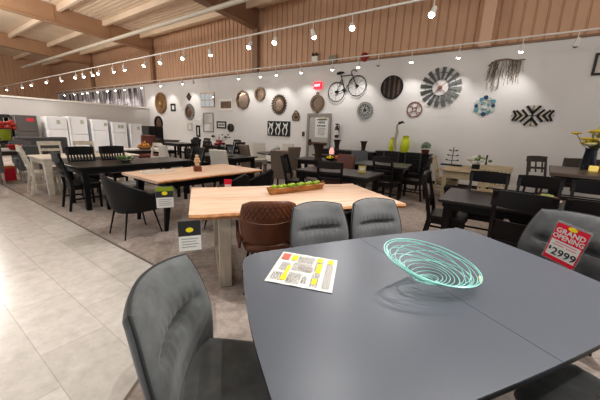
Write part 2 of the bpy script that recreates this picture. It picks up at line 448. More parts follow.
# ------------------------------------------------------------------ track lighting + long pipe
tag(MB().tube([(-30, 7.0, 5.2), (XR, 7.0, 5.2)], .075, 12).build('ceiling_pipe', mat('pipe_pale', (214,204,186), .5)),
    'long pale round pipe running under the ceiling beams', 'pipe')
M_can = mat('spot_can', (226,222,214), .4)
proto = None
def spot(x, y, zt, aim, on, label, group, power=30):
    """one spotlight: stem, can, lit face; aim = world point"""
    global proto
    if proto is None:
        r = thing('track_spotlight', label, 'spotlight', (x,y,zt), 0, group)
        MB().tube([(0,0,0),(0,0,-.17)], .009, 6).build('stem', M_can, r)
        b = MB(); b.lathe([(0,0),(.035,0),(.045,.02),(.055,.16),(.05,.16),(.045,.145),(0,.145)], 14)
        b.build('lamp_can', M_can, r)
        b = MB(); b.ball((0,0,.0), .052, 12, .8, 8); b.build('lamp_glass', M_emit, r)
        proto = r
    else:
        r = dup(proto, (x,y,zt), 0, label, group)
    d = Vector(aim)-Vector((x,y,zt-.2)); d.normalize(); q = d.to_track_quat('Z','Y')
    kids = {c.name.split('.')[0]: c for c in r.children}
    can = kids['lamp_can']; g = kids['lamp_glass']
    can.rotation_mode = 'QUATERNION'; can.rotation_quaternion = q; can.location = Vector((0,0,-.2))-d*.08
    g.rotation_mode = 'QUATERNION'; g.rotation_quaternion = q; g.location = Vector((0,0,-.2))+d*.082
    if not on:
        g.data = g.data.copy(); g.data.materials.clear(); g.data.materials.append(M_greyfab)
    else:
        L = bpy.data.lights.new('spot_beam', 'SPOT'); L.energy = power*1.3; L.color = (1,.98,.955); L.spot_size = R(95); L.spot_blend = .7; L.shadow_soft_size = .02
        lo = bpy.data.objects.new('spot_beam', L); C.objects.link(lo)
        lo.location = Vector((x,y,zt-.2))+d*.15; lo.rotation_mode = 'QUATERNION'; lo.rotation_quaternion = (-d).to_track_quat('Z','Y')
    return r
ORD = ['first','second','third','fourth','fifth','sixth','seventh','eighth','ninth','tenth','eleventh','twelfth','thirteenth','fourteenth',
       'fifteenth','sixteenth','seventeenth','eighteenth','nineteenth','twentieth','twenty-first','twenty-second','twenty-third','twenty-fourth']
def track(name, label, x0, x1, y, z):
    tag(MB().box(x0, x1, y-.018, y+.018, z, z+.03).build(name, M_can), label, 'track')
    return
ZT = 3.76
T1 = [-1.49,-3.02,-3.95,-5.03,-5.86,-7.44,-8.69,-9.98,-11.0,-12.53,-13.43,-14.73,-15.43,-16.39,-17.22,-19.21,-21.2,-23.9,-26.0,-29.6]
T2 = [.76,-.2,-1.52,-2.72,-3.7,-4.35,-5.28,-6.54,-7.69,-8.5,-9.74,-12.79,-13.67,-15.63,-17.58,-19.6,-20.77,-21.89,-23.38,-25.04,-25.9,-27.4,-29.4]
track('lighting_track', 'long thin nearer lighting track crossing the view below the ceiling', -31, 3, 5.9, ZT)
track('lighting_track', 'lighting track running just in front of the tan wall top', -31, 3, 9.1, ZT)
track('lighting_track', 'lighting track overhead above the grey foreground table', -4, 3, 2.8, ZT)
track('lighting_track', 'lighting track overhead above the tiled aisle', -6, 3, -1.2, ZT)
for i, x in enumerate(T1):
    aim = (x+random.uniform(-.6,.6), 5.9-random.choice((1.6,2.2,-.8)), .7)
    if i == 0: aim = (x-.5, 4.2, .7)
    if i == 1: aim = (-1.5, 3.6, .7)
    spot(x, 5.9, ZT, aim, True, ORD[i]+' lit white can spotlight from the right end of the nearer ceiling track', 'spotlights on the nearer track', 66)
for i, x in enumerate(T2):
    on = i not in (0, 4, 11)
    spot(x, 9.1, ZT, (x-.3, 9.9, 1.9), on, ORD[i]+(' lit' if on else ' unlit')+' white can spotlight from the right end of the track along the back wall', 'spotlights along the back wall', 22)
for i, (x, aim) in enumerate([(2.2,(1.2,2.2,.7)),(.95,(.1,1.4,.7)),(.05,(-.3,1.4,.7)),(-1.4,(-1.6,1.4,0)),(-3.3,(-4.2,.8,0))]):
    spot(x, 2.8, ZT, aim, True, ORD[i]+' white can spotlight from the right on the overhead track above the grey table', 'spotlights overhead', 170 if i == 1 else 60)
for i, (x, aim) in enumerate([(-1.0,(-1.2,.6,.5)),(-2.6,(-3,.3,0)),(-4.2,(-5,.8,0))]):
    spot(x, -1.2, ZT, aim, True, ORD[i]+' white can spotlight from the right on the track above the tiled aisle', 'spotlights over the aisle', 26)

# ------------------------------------------------------------------ furniture builders (front = local +X)
def wood_chair(label, loc, rz, m=M_black, h=.98, top=.13, rails=((.72,.06),(.60,.06)), slats=0, slat_z=(.55,.86), seatm=None, w=.45, arms=False, xback=False, stool=0):
    t = thing('dining_chair', label, 'chair', loc, rz)
    hz = .46+stool
    H = h+stool
    b = MB(); b.prism([(.22,-w/2),(.24,-w/4),(.245,0),(.24,w/4),(.22,w/2),(-.2,w/2-.02),(-.2,-w/2+.02)], hz-.035, hz+.012, .008)
    b.build('seat', seatm or m, t)
    b = MB(); b.box(-.17,.2,-w/2+.04,-w/2+.06,hz-.1,hz-.035); b.box(-.17,.2,w/2-.06,w/2-.04,hz-.1,hz-.035); b.box(.18,.2,-w/2+.05,w/2-.05,hz-.1,hz-.035)
    b.box(-.2,-.18,-w/2+.05,w/2-.05,hz-.1,hz-.035); b.build('seat_apron', m, t)
    def xb(z):     # back lean
        return -.2-.13*((max(0, z-hz))/(H-hz))**1.1
    for s in (-1, 1):
        MB().taper((.2,s*(w/2-.045),0.008),(.032,.032),(.195,s*(w/2-.04),hz-.035),(.042,.042)).build('leg', m, t)
        pts = [(-.27,s*(w/2-.03),.008),(-.2,s*(w/2-.03),hz-.05)]+[(xb(z),s*(w/2-.025),z) for z in (hz+.05, hz+.2, hz+.35, H-.01)]
        MB().sweep(pts, [.032,.045,.045,.042,.04,.035], .034, up=(1,0,0)).build('leg', m, t)
    def rail(z, hh, th=.022):
        pts = [(xb(z)-.035*(1-(q/3)**2), q/3*(w/2-.03), z) for q in (-3,-2,-1,0,1,2,3)]
        return MB().sweep(pts, hh, th)
    pts = [(xb(H-top/2)-.035*(1-(q/3)**2), q/3*(w/2+.0), H-top/2) for q in (-3,-2,-1,0,1,2,3)]
    MB().sweep(pts, [top*.88,top*.95,top,top,top,top*.95,top*.88], .026).build('top_rail', m, t)
    for z, hh in rails: rail(z+stool, hh).build('back_rail', m, t)
    for k in range(slats):
        q = (k-(slats-1)/2)/((slats-1)/2)*(w/2-.085) if slats > 1 else 0
        z0, z1 = slat_z[0]+stool, slat_z[1]+stool
        cur = .035*(1-(q/(w/2))**2)
        MB().sweep([(xb(z0)-cur,q,z0),(xb((z0+z1)/2)-cur,q,(z0+z1)/2),(xb(z1)-cur,q,z1)], .014, .032, up=(1,0,0)).build('back_slat', m, t)
    if xback:
        for s in (-1,1): MB().sweep([(xb(.58),-s*(w/2-.05),.56),(xb(.8),s*(w/2-.05),H-top)], .03, .016, up=(1,0,0)).build('cross_brace', m, t)
    b = MB()
    for s in (-1,1): b.sweep([(.2,s*(w/2-.045),.2),(-.235,s*(w/2-.03),.2)], .025, .018)
    b.sweep([(0,-w/2+.04,.2),(0,w/2-.04,.2)], .025, .018)
    if stool: b.sweep([(.2,-w/2+.04,.3),(.2,w/2-.04,.3)], .025, .018)
    b.build('stretcher', m, t)
    return t

def parsons(label, loc, rz, m=M_taupe, legm=M_espresso, h=1.0):
    t = thing('upholstered_dining_chair', label, 'chair', loc, rz)
    w = .46
    MB().box(-.2,.26,-w/2,w/2,.3,.47).build('seat', m, t, bevel=.025)
    MB().sweep([(-.2,0,.3),(-.22,0,.6),(-.3,0,h)], [.09,.08,.065], w, up=(1,0,0)).build('backrest', m, t, bevel=.02)
    for sx, sy in ((1,1),(1,-1),(-1,1),(-1,-1)):
        MB().taper((.22 if sx > 0 else -.24, sy*.19,.008),(.028,.028),(.22 if sx > 0 else -.2, sy*.19,.3),(.045,.045)).build('leg', legm, t)
    return t

def tub_chair(label, loc, rz, m=M_blackfab, legm=M_blackmetal, h=.82):
    t = thing('armchair', label, 'chair', loc, rz)
    # wrap-around shell: arc behind, then straight arms running forward
    b = MB(); N = 34; rings = []
    for i in range(N+1):
        q = i/N*2-1; k = abs(q)
        if k < .62:
            a = q/.62*R(90); px, py, nx, ny = -math.cos(a), math.sin(a), -math.cos(a), math.sin(a)
            fx = 0
        else:
            sg_ = 1 if q > 0 else -1; px, py, nx, ny = 0, sg_, 0, sg_; fx = (k-.62)/.38*.26
        top = h-(h-.6)*min(1, k/.78)**1.1
        if k > .9: top -= (k-.9)*1.2
        def pt(r, z, lean): return ((r+lean)*px+fx-.02, (r+lean*.5)*py*1.0, z)
        rr = .262
        ring = [pt(rr-.04,.42,0), pt(rr-.04,(top+.42)/2,.03), pt(rr-.03,top-.02,.07), pt(rr-.012,top,.075), pt(rr+.005,top-.02,.07), pt(rr+.01,(top+.42)/2,.03), pt(rr-.0,.42,0), pt(rr-.04,.34,-.02)]
        rings.append([b.v(p) for p in ring])
    for A, B in zip(rings, rings[1:]):
        for k in range(8): b.f([A[k],A[(k+1)%8],B[(k+1)%8],B[k]], True)
    b.f(rings[0][::-1]); b.f(rings[-1])
    b.build('shell', m, t, smooth=True)
    b = MB(); b.pillow(lambda u,v:(.02+u*.25, v*.23, .42), .1, 12, 12, .6); b.build('seat', m, t)
    for sx, sy in ((1,1),(1,-1),(-1,1),(-1,-1)):
        MB().tube([(sx*.25+.0,sy*.22,.008),(sx*.17,sy*.17,.38)], [.009,.014], 8).build('leg', legm, t)
    return t

def velvet_chair(label, loc, rz, m=M_velvet, w=.5, h=.93, dz=0):
    t = thing('upholstered_dining_chair', label, 'chair', loc, rz)
    def S(u, v):      # v -1 bottom .. 1 top ; flared waist, curved across
        z = .44+(v+1)/2*(h-.44)
        wid = w/2*(1.0-.1*max(0,v+.25)**1.3-.14*max(0,-.25-v)**1.2)
        x = -.21-.11*max(0,(v+1)/2)**1.2 + .075*u*u + (.0 if v < .7 else -.02*(v-.7))
        return (x, u*wid, z)
    def T(u, v, sd):
        if sd < 0: return 0
        c = .1 + .02*u*u        # tuft line height
        d = v-c
        env = max(0, 1-(u/.82)**4)
        crease = -.06*math.exp(-(d/.055)**2)*env
        puff = .014*math.exp(-((abs(d)-.28)/.22)**2)
        wr = .006*math.sin(u*34+3*v)*math.exp(-(abs(d)/.22)**1.5)*env
        return crease+puff+wr
    b = MB(); b.pillow(S, .085, 56, 44, .3, .4, T); bk = b.build('backrest', m, t)
    # piping round the rim
    pts = []
    for i in range(72):
        a = 2*PI*i/72; c, s = math.cos(a), math.sin(a); mm = max(abs(c), abs(s)); u, v = c/mm, s/mm
        x = u*math.sqrt(1-.3*v*v/2); y = v*math.sqrt(1-.3*u*u/2); pts.append(S(x, y))
    MB().tube(pts, .0065, 6, closed=True).build('piping', M_velvet_d, bk)
    b = MB(); b.pillow(lambda u,v:(.03+u*.26, v*(.24-.012*u), .43+.015*u*u+.02*max(0,-u)), .12, 20, 20, .45, .4, lambda u,v,sd: (.004*math.sin(v*9)*(1-u*u) if sd > 0 else 0)); b.build('seat', m, t)
    b = MB(); b.lathe([(0,.3),(.12,.3),(.15,.37),(0,.37)], 20); b.build('under_frame', M_blackmetal, t)
    for sx, sy in ((1,1),(1,-1),(-1,1),(-1,-1)):
        MB().taper((sx*.24,sy*.22,.008),(.022,.022),(sx*.13,sy*.13,.35),(.034,.034)).build('leg', M_blackmetal, t)
    return t

def quilted_chair(label, loc, rz, m=M_brown, h=.9):
    t = thing('armchair', label, 'chair', loc, rz)
    w = .5
    def S(u, v):
        q = (v+1)/2; z = .47+q*(h-.47)
        a = u*(R(74)-R(26)*q)
        wid = .225+.085*q
        return (-.02-(.2+.07*q)*math.cos(a)+.0, wid*1.08*math.sin(a), z-.08*max(0,abs(u)-.6)*q)
    def T(u, v, sd):
        if v < .05: return 0
        a = (u*7+v*3.2)*PI; c = (u*7-v*3.2)*PI
        return .016*(abs(math.sin(a))*abs(math.sin(c)))**.5*min(1,(v-.05)*4)
    b = MB(); b.pillow(S, .045, 84, 60, .35, .3, T); bk = b.build('backrest', m, t)
    pts = []
    for i in range(25):
        u = (i/24*2-1)*.93; p = Vector(S(u, .02-.0*abs(u))); p += Vector((-.026*math.cos(u*1.2), .026*math.sin(u*1.2), 0)); p.z += .05*u*u; pts.append(p)
    MB().tube(pts, .0032, 5).build('piping', M_stitch, bk)
    b = MB(); b.pillow(lambda u,v:(.04+u*.24, v*(.235), .42), .1, 14, 14, .6); b.build('seat', m, t)
    for s in (-1, 1):      # small side wings
        MB().sweep([(-.12,s*.25,.46),(.0,s*.275,.53),(.1,s*.28,.6),(.15,s*.275,.56)], [.13,.12,.05,.03], .022).build('arm_wing', m, t, bevel=.006)
    for sx, sy in ((1,1),(1,-1),(-1,1),(-1,-1)):
        MB().tube([(sx*.23,sy*.22,.008),(sx*.14,sy*.14,.38)], [.01,.013], 8).build('leg', M_blackmetal, t)
    return t

def leg_table(label, loc, rz, L, W, h=.76, topm=M_blacktop, legm=M_black, leg=.08, th=.035, apron=.09, name='dining_table', inset=.06, plank=None):
    t = thing(name, label, 'table', loc, rz)
    MB().box(-L/2, L/2, -W/2, W/2, h-th, h).build('tabletop', topm, t, bevel=.008)
    b = MB(); i = inset+.02
    for s in (-1,1):
        b.box(-L/2+i, L/2-i, s*(W/2-i)-.011, s*(W/2-i)+.011, h-th-apron, h-th); b.box(s*(L/2-i)-.011, s*(L/2-i)+.011, -W/2+i, W/2-i, h-th-apron, h-th)
    b.build('apron', legm, t)
    for sx in (-1,1):
        for sy in (-1,1):
            x, y = sx*(L/2-inset-leg/2), sy*(W/2-inset-leg/2)
            MB().taper((x,y,.008),(leg*.72,leg*.72),(x,y,h-th),(leg,leg)).build('leg', legm, t)
    return t

# ------------------------------------------------------------------ 1. grey foreground table
TA = math.atan2(.848,.53)       # table length direction
t = thing('dining_table', 'large grey matte dining table with rounded corners in the foreground', 'table', (-.262,1.543,0), TA)
def boat(L, W, bow=.045, rad=.1, n=10):
    P = []
    hx, hy = L/2, W/2
    def side(p0, p1, out, k):
        r = []
        for i in range(k+1):
            s = i/k; q = Vector(p0)*(1-s)+Vector(p1)*s; r.append(q+Vector(out)*bow*math.sin(PI*s))
        return r
    raw = []
    for (p0,p1,o) in (((-hx+rad,-hy),(hx-rad,-hy),(0,-1)), ((hx,-hy+rad),(hx,hy-rad),(1,0)), ((hx-rad,hy),(-hx+rad,hy),(0,1)), ((-hx,hy-rad),(-hx,-hy+rad),(-1,0))):
        raw.append(side(p0,p1,o,14))
    out = []
    for k in range(4):
        out += raw[k]
        a = raw[k][-1]; c = raw[(k+1)%4][0]
        corner = [(hx,-hy),(hx,hy),(-hx,hy),(-hx,-hy)][k]
        for i in range(1, n):
            s = i/n; out.append(a*(1-s)**2+Vector(corner)*2*s*(1-s)+c*s*s)
    return [(p.x,p.y) for p in out]
pl = [(x+.11*y, y) for x, y in boat(1.83, 1.18, .022, .16)]
half = [(x, y) for x, y in pl]
seam = 0.0
def clip(poly, xs, keep):
    out = []
    for i in range(len(poly)):
        a, c = poly[i], poly[(i+1)%len(poly)]
        ia, ic = (a[0] < xs) == keep, (c[0] < xs) == keep
        if ia: out.append(a)
        if ia != ic:
            s = (xs-a[0])/(c[0]-a[0]); out.append((xs, a[1]+(c[1]-a[1])*s))
    return out
for keep, d in ((True,-.0012),(False,.0012)):
    q = clip(pl, seam+d, keep)
    b = MB(); b.prism(q, .752, .76); b.build('tabletop_panel', M_tabletop, t)
b = MB(); b.prism([(x*.997,y*.997) for x,y in pl], .732, .7515); b.build('top_edge', M_tabedge, t)
b = MB(); b.box(-.6,.6,-.05,.05,.665,.732)
b.build('support_rail', M_blackmetal, t)
b = MB(); b.lathe([(.0,.008),(.36,.008),(.36,.02),(.12,.05),(.09,.2),(.09,.66),(0,.66)], 32); b.build('pedestal', M_blackmetal, t)

# aqua wire bowl
t = thing('wire_bowl', 'aqua swirled wire bowl on the grey foreground table', 'bowl', (-.245,1.54,.7605), R(25))
t.scale = (.88,.88,.92)
b = MB(); wr = .0021
def rim(a): return Vector((.27*math.cos(a), .21*math.sin(a), .115+.055*math.cos(a-R(140))))
# offset-loop spiral: ellipses shrinking toward the base and precessing
pts = []
turns = 10; N = turns*44
for i in range(N+1):
    s = i/N; a = 2*PI*turns*s
    rr = .07+.93*(s**.9); ph = 0
    ox = .05*math.sin(a*.93+1)*s*(1-s)*1.8; oy = .05*math.cos(a*.93)*s*(1-s)*1.8
    R_ = rim(a); zz = R_.z*(max(0,rr-.14)/.86)**1.45+.003+.018*math.sin(a*1.07+.6)*s*(1-s)*2
    pts.append((R_.x*rr+ox, R_.y*rr+oy, max(.003,zz)))
b.tube(pts, wr, 5)
for k, (m_, ph) in enumerate(((.97,0),(.93,1.2),(.97,2.3),(.9,3.3),(.94,4.4),(.88,5.4))):   # tilted loops crossing the spiral
    L_ = []
    for i in range(60):
        a = 2*PI*i/60; q = m_-.2*(1-math.cos(a-ph))/2*1.6; R_ = rim(a); L_.append((R_.x*q, R_.y*q, max(.003, R_.z*(max(0,q-.14)/.86)**1.45+.003)))
    b.tube(L_, wr, 5, closed=True)
b.build('wire_coil', M_aqua, t)
b = MB(); b.tube([tuple(rim(2*PI*i/72)) for i in range(72)], .003, 6, closed=True); b.build('rim', M_aqua, t)
b = MB(); b.tube([(.05*math.cos(2*PI*i/24),.04*math.sin(2*PI*i/24),.003) for i in range(24)], wr, 5, closed=True); b.build('base_ring', M_aqua, t)
b = MB(); b.M = Matrix.Translation((.285,.02,.028)) @ Euler((R(60),0,R(60))).to_matrix().to_4x4(); b.box(-.025,.025,-.02,.02,-.0006,.0006); b.build('price_tag', mat('tag_cream',(226,214,180),.7), t)

# flyer
t = thing('newspaper_flyer', 'white printed flyer with yellow price spots lying on the grey table', 'flyer', (-.805,1.21,.7606), math.atan2(.1,.32)-0.0)
# local frame spans the four measured corners
cs = [Vector((-1.04,1.33)),Vector((-.72,1.43)),Vector((-.57,1.10)),Vector((-.89,.99))]
o = Vector((-.805,1.21)); ang = math.atan2(.1,.32)
rotm = Matrix.Rotation(-ang, 2)
cl = [rotm @ (c-o) for c in cs]       # tl, tr, br, bl
def fl(u, v):
    return cl[3]*(1-u)*(1-v)+cl[2]*u*(1-v)+cl[1]*u*v+cl[0]*(1-u)*v
b = MB(); g = {}
for i in range(13):
    for j in range(11):
        p = fl(i/12, j/10); g[(i,j)] = b.v((p.x,p.y,.0015+.004*abs(math.sin(i*.9))*(j/10 < .25 or j/10 > .8)*.6))
for i in range(12):
    for j in range(10): b.f([g[(i,j)],g[(i+1,j)],g[(i+1,j+1)],g[(i,j+1)]], True)
sh = b.build('sheet', M_paper, t)
def patch(lst, name, m, z):
    b = MB()
    for u0,u1,v0,v1 in lst:
        q = [fl(u0,v0),fl(u1,v0),fl(u1,v1),fl(u0,v1)]
        b.f([b.v((p.x,p.y,z)) for p in q])
    b.build(name, m, t)
grey = []
rnd = random.Random(3)
for (u0,u1,v0,v1) in ((.05,.24,.08,.3),(.3,.5,.05,.35),(.52,.6,.1,.3),(.66,.78,.05,.42),(.1,.26,.38,.62),(.3,.62,.42,.66),(.34,.62,.7,.93),(.66,.78,.5,.93),(.84,.95,.06,.78)):
    v = v0
    while v < v1:
        u = u0
        while u < u1-.01:
            w = rnd.uniform(.012,.05); grey.append((u, min(u1,u+w), v, v+.014)); u += w+.012
        v += .026
patch(grey, 'printed_text', M_inkgrey, .0046)
patch([(.84,.95,.06,.78)] , 'printed_column', mat('ink_pale',(206,204,200),.8), .0042)
patch([(.2,.29,.1,.25),(.22,.27,.25,.55),(.69,.77,.45,.75),(.68,.75,.12,.28),(.85,.94,.8,.95),(.22,.32,.74,.93),(.66,.75,.8,.95)], 'yellow_print', M_yellow, .0048)
patch([(.04,.18,.72,.94)], 'red_block', M_inkred, .0048)
patch([(.52,.64,.45,.6),(.4,.5,.5,.6)], 'pictures', mat('ink_mid',(182,174,168),.8), .0044)

# chairs at the grey table
A = velvet_chair('dark grey velvet chair in the near left foreground with creased backrest', (-.81,.70,0), R(36), h=.93, w=.58)
nrm = math.atan2(-.53,.848)
def on_table(tt, nn): return (tt*.53+nn*.848, tt*.848-nn*.53, 0)
lv = velvet_chair('grey velvet chair beside the brown leather chair, behind the grey table', on_table(1.07,-1.88), nrm, m=M_velvet_l, h=.9, w=.54)
dup(lv, on_table(1.64,-1.88), nrm, 'grey velvet chair behind the grey table, right of the black tub chair')
D = velvet_chair('grey velvet chair holding the red price sign, beyond the grey table', (.37,2.60,0), TA+PI, h=.97, w=.70, m=mat('grey_velvet_dark',(78,80,82),.75,noise=(7,.3),bump=(14,.5),sheen=.3))
dup(A, on_table(1.47,-.33), nrm+PI, 'dark grey velvet chair under the near right edge of the grey table, farther one')
dup(A, on_table(.86,-.33), nrm+PI, 'dark grey velvet chair under the near right edge of the grey table, nearer one')

# grand opening sign resting against chair D
sg = thing('price_sign', 'red and white grand opening price sign leaning on the grey velvet chair', 'sign')
P = [Vector(q) for q in ((.335,2.60,.925),(.49,2.50,.93),(.455,2.53,.675),(.30,2.62,.675))]
xax = ((P[1]-P[0])+(P[2]-P[3])).normalized(); zax = ((P[0]-P[3])+(P[1]-P[2])).normalized(); yax = zax.cross(xax).normalized(); zax = xax.cross(yax)
cen = sum(P, Vector())/4
sg.matrix_world = Matrix(((xax.x,yax.x,zax.x,cen.x),(xax.y,yax.y,zax.y,cen.y),(xax.z,yax.z,zax.z,cen.z),(0,0,0,1))) @ Matrix.Rotation(R(11),4,'Y')
SW, SH = .185, .265
MB().box(-SW/2-.008,SW/2+.008,-.001,.004,-SH/2-.006,SH/2+.012).build('acrylic_holder', M_acry, sg)
MB().box(-SW/2,SW/2,-.003,-.0012,-SH/2,SH/2).build('red_card', M_red, sg)
MB().box(-SW/2+.007,SW/2-.007,-.0038,-.0031,-SH/2+.028,.015).build('white_panel', M_paper, sg)
RX = Matrix.Rotation(PI/2,4,'X')
def T3(x,y,z): return Matrix.Translation((x,y,z)) @ RX
text('lettering', 'GRAND', .047, M_paper, sg, T3(0,-.0042,.083), bold=.0012, sx=1.02)
text('lettering', 'OPENING', .047, M_paper, sg, T3(0,-.0042,.042), bold=.0012, sx=.88)
text('price_lettering', '2999', .072, M_ink, sg, T3(.014,-.005,-.069), bold=.0008)
text('price_lettering', '$', .032, M_ink, sg, T3(-.073,-.005,-.052), bold=.0006)
b = MB(); b.M = Matrix.Translation((0,-.003,.118)) @ RX; b.lathe([(0,0),(.027,0),(.027,.0012),(0,.0012)], 24, sy=.5); b.build('yellow_oval', M_yellow, sg)
b = MB()
for x0,x1,z in ((-.06,.065,.0),(-.07,-.005,-.018),(.01,.07,-.018)): b.box(x0,x1,-.0046,-.0039,z-.003,z+.003)
b.build('fine_print', mat('ink_pink',(214,120,140),.7), sg)

# ------------------------------------------------------------------ 2. live edge table with steel legs
def live_top(L, W, seed, h0, h1, name, parent, wob=.03):
    rn = random.Random(seed); ph = [rn.uniform(0,6) for _ in range(6)]
    def e(x, k): return wob*(.5*math.sin(3.1*x+ph[k])+.3*math.sin(7.3*x+ph[k+1])+.2*math.sin(15*x+ph[k+2]))
    N = 40; b = MB(); rows = []
    for i in range(N+1):
        x = -L/2+L*i/N; a = -W/2+e(x,0); c = W/2+e(x,3)
        rows.append([b.v((x,a+.03,h0)), b.v((x,a,(h0+h1)/2+.005)), b.v((x,a+.012,h1)), b.v((x,c-.012,h1)), b.v((x,c,(h0+h1)/2+.005)), b.v((x,c-.03,h0))])
    for A_, B_ in zip(rows, rows[1:]):
        for k in range(6):
            b.mi = 0 if k in (2,5) else 1
            b.f([A_[k],B_[k],B_[(k+1)%6],A_[(k+1)%6]], k != 2)
    b.mi = 0
    b.f(rows[0]); b.f(rows[-1][::-1])
    return b.build(name, [M_oak, M_oak_edge], parent)
LA = math.atan2(1.76,1.27)
t = thing('dining_table', 'pale live edge wood dining table on wide steel legs with apples on it', 'table', (-1.975,2.66,0), LA)
live_top(2.2, 1.24, 2, .705, .76, 'tabletop', t, .025)
for s in (-1,1):
    x = s*.8
    for yy in (-.49,.49):
        MB().box(x-.055,x+.055,yy-.045,yy+.045,.01,.7).build('leg', M_steel, t, bevel=.004)
    MB().box(x-.055,x+.055,-.44,.44,.01,.07).build('foot_bar', M_steel, t, bevel=.004)
    MB().box(x-.055,x+.055,-.44,.44,.64,.7).build('top_bar', M_steel, t, bevel=.004)
q = quilted_chair('brown leather chair with diamond quilted back tucked at the live edge table', (-1.80,2.03,0), LA+PI/2-.12)
d = Vector((math.cos(LA), math.sin(LA)))
tub0 = tub_chair('black tub chair at the pale table, between two grey velvet chairs', (-1.75+d.x*.72, 2.14+d.y*.72, 0), LA+PI/2, h=.88)

tub0.scale = (.93,)*3
# dough bowl and apples
t = thing('dough_bowl', 'long carved wooden bowl holding green apples on the pale table', 'bowl', (-2.07,2.9,.7605), R(74.5))
b = MB(); N = 28; rows = []
for i in range(N+1):
    s = i/N*2-1; wd = .085*(1-abs(s)**6)**.5 if abs(s) < 1 else 0; wd = max(wd, .03)+.004*math.sin(i*1.3); x = s*.44
    rows.append([b.v((x*.93,-wd*.55,.0)),b.v((x,-wd,.075+.006*math.sin(i))),b.v((x*.98,-wd+.014,.077)),b.v((x*.92,-wd*.5,.02)),b.v((x*.92,wd*.5,.02)),b.v((x*.98,wd-.014,.077)),b.v((x,wd,.075+.006*math.cos(i))),b.v((x*.93,wd*.55,.0))])
for A_, B_ in zip(rows, rows[1:]):
    for k in range(8): b.f([A_[k],B_[k],B_[(k+1)%8],A_[(k+1)%8]], True)
b.f(rows[0]); b.f(rows[-1][::-1])
b.build('carved_trough', M_dough, t, smooth=True)
ap = None
rn = random.Random(5)
for i in range(11):
    s = (i-5)/5*.34; side = (-1)**i*.016
    x = -2.07+s*math.cos(R(74.5))-side*math.sin(R(74.5)); y = 2.9+s*math.sin(R(74.5))+side*math.cos(R(74.5))
    lab = ORD[i]+' green apple from the left in the long wooden bowl'
    if ap is None:
        ap = thing('green_apple', lab, 'apple', (x,y,.833), 0, 'green apples in the wooden bowl')
        b = MB(); b.lathe([(0,-.028),(.014,-.034),(.028,-.026),(.035,-.002),(.033,.018),(.02,.03),(.008,.028),(0,.022)], 16); b.build('fruit', M_green, ap)
        MB().tube([(0,0,.022),(.004,0,.044)], .002, 5).build('stem', M_twig, ap)
    else:
        dup(ap, (x,y,.833+.0*i), rn.uniform(0,6), lab, 'green apples in the wooden bowl')

def hang_sign(label, loc, rz, top, w=.185, h=.25):
    t = thing('product_sign', label, 'sign', loc, rz)      # faces local +X
    MB().box(-.003,.0,-w/2-.006,w/2+.006,-h-.004,.01).build('acrylic_holder', M_acry, t)
    MB().box(.0005,.002,-w/2,w/2,-h*.5,.0).build('dark_card', mat('sign_charcoal',(52,52,54),.5), t)
    MB().box(.0005,.002,-w/2,w/2,-h,-h*.5-.0005).build('white_card', M_paper, t)
    if top: MB().box(.0024,.0034,-w/2,w/2,-h*.2,.0).build('green_band', mat('band_green',(140,160,40),.5), t)
    b = MB(); b.M = Matrix.Translation((.002,0,-h*.3)) @ Matrix.Rotation(PI/2,4,'Y'); b.lathe([(0,0),(w*.17,0),(w*.17,.0016),(0,.0016)], 20, sx=.7); b.build('yellow_oval', M_yellow, t)
    b = MB()
    for k in range(4): b.box(.0022,.0032,-w*.38,w*(.38-.1*(k%2)),-h*(.6+k*.09)-.003,-h*(.6+k*.09)+.003)
    b.build('fine_print', M_inkgrey, t)
    return t
hang_sign('black and white product sign hanging at the left corner of the live edge table', (-2.06,1.37,.735), math.atan2(-1.35,2.1), False, .175, .26)
hang_sign('product sign with green top hanging at the corner of the wooden table with black legs', (-3.5,2.0,.73), math.atan2(-2.0,3.6), True, .2, .27)

# ------------------------------------------------------------------ 3. live edge table with black legs
t = thing('dining_table', 'pale wood table with tapered black legs and a stone figure on top', 'table', (-4.25,3.05,0), R(88))
live_top(1.95, 1.1, 9, .72, .76, 'tabletop', t, .03)
for sx in (-1,1):
    for sy in (-1,1): MB().taper((sx*.84,sy*.42,.008),(.04,.04),(sx*.76,sy*.4,.72),(.11,.08)).build('leg', M_blackmetal, t)
b = MB()
for s in (-1,1): b.box(-.72,.72,s*.39-.015,s*.39+.015,.62,.72); b.box(s*.75-.015,s*.75+.015,-.38,.38,.62,.72)
b.build('apron', M_blackmetal, t)
dup(tub0, (-4.12,1.9,0), R(90), 'black leather tub chair nearest the tiled aisle, left of the stone figure table', scale=1)
dup(tub0, (-3.32,2.85,0), R(184), 'black tub chair with a red tag at the near side of the stone figure table', scale=1)
dup(tub0, (-3.42,3.5,0), R(188), 'black tub chair rightmost along the near side of the stone figure table', scale=1)
t = thing('price_tag_card', 'small red and white tag hung on the back of a black tub chair', 'tag', (-3.02,2.62,.82), R(-45))
MB().box(0,.003,-.05,.05,-.13,0).build('card', M_red, t); MB().box(.0035,.0045,-.04,.04,-.12,-.07).build('white_panel', M_paper, t)
t = thing('stone_figure', 'stacked beige stone figure on a brown wooden block', 'figurine', (-4.27,3.05,.7605), R(60))
MB().box(-.06,.06,-.1,.1,0,.075).build('wooden_base', mat('base_brown',(120,62,40),.5,noise=(10,.2)), t, bevel=.004)
b = MB(); rn = random.Random(4)
for c, r, sz in (((0,-.035,.105),.036,1.0),((0,.03,.105),.036,1.0),((0,0,.155),.058,.5),((0,.0,.195),.045,.7),((0,.05,.2),.025,.6),((0,0,.245),.03,.9)):
    b.ball(c, r, 10, sz, 7)
b.build('stones', mat('sandstone',(206,172,132),.7,noise=(16,.12)), t)
t = thing('table_mat', 'white openwork mat near the left end of the stone figure table', 'placemat', (-4.55,2.5,.7605), R(88))
b = MB()
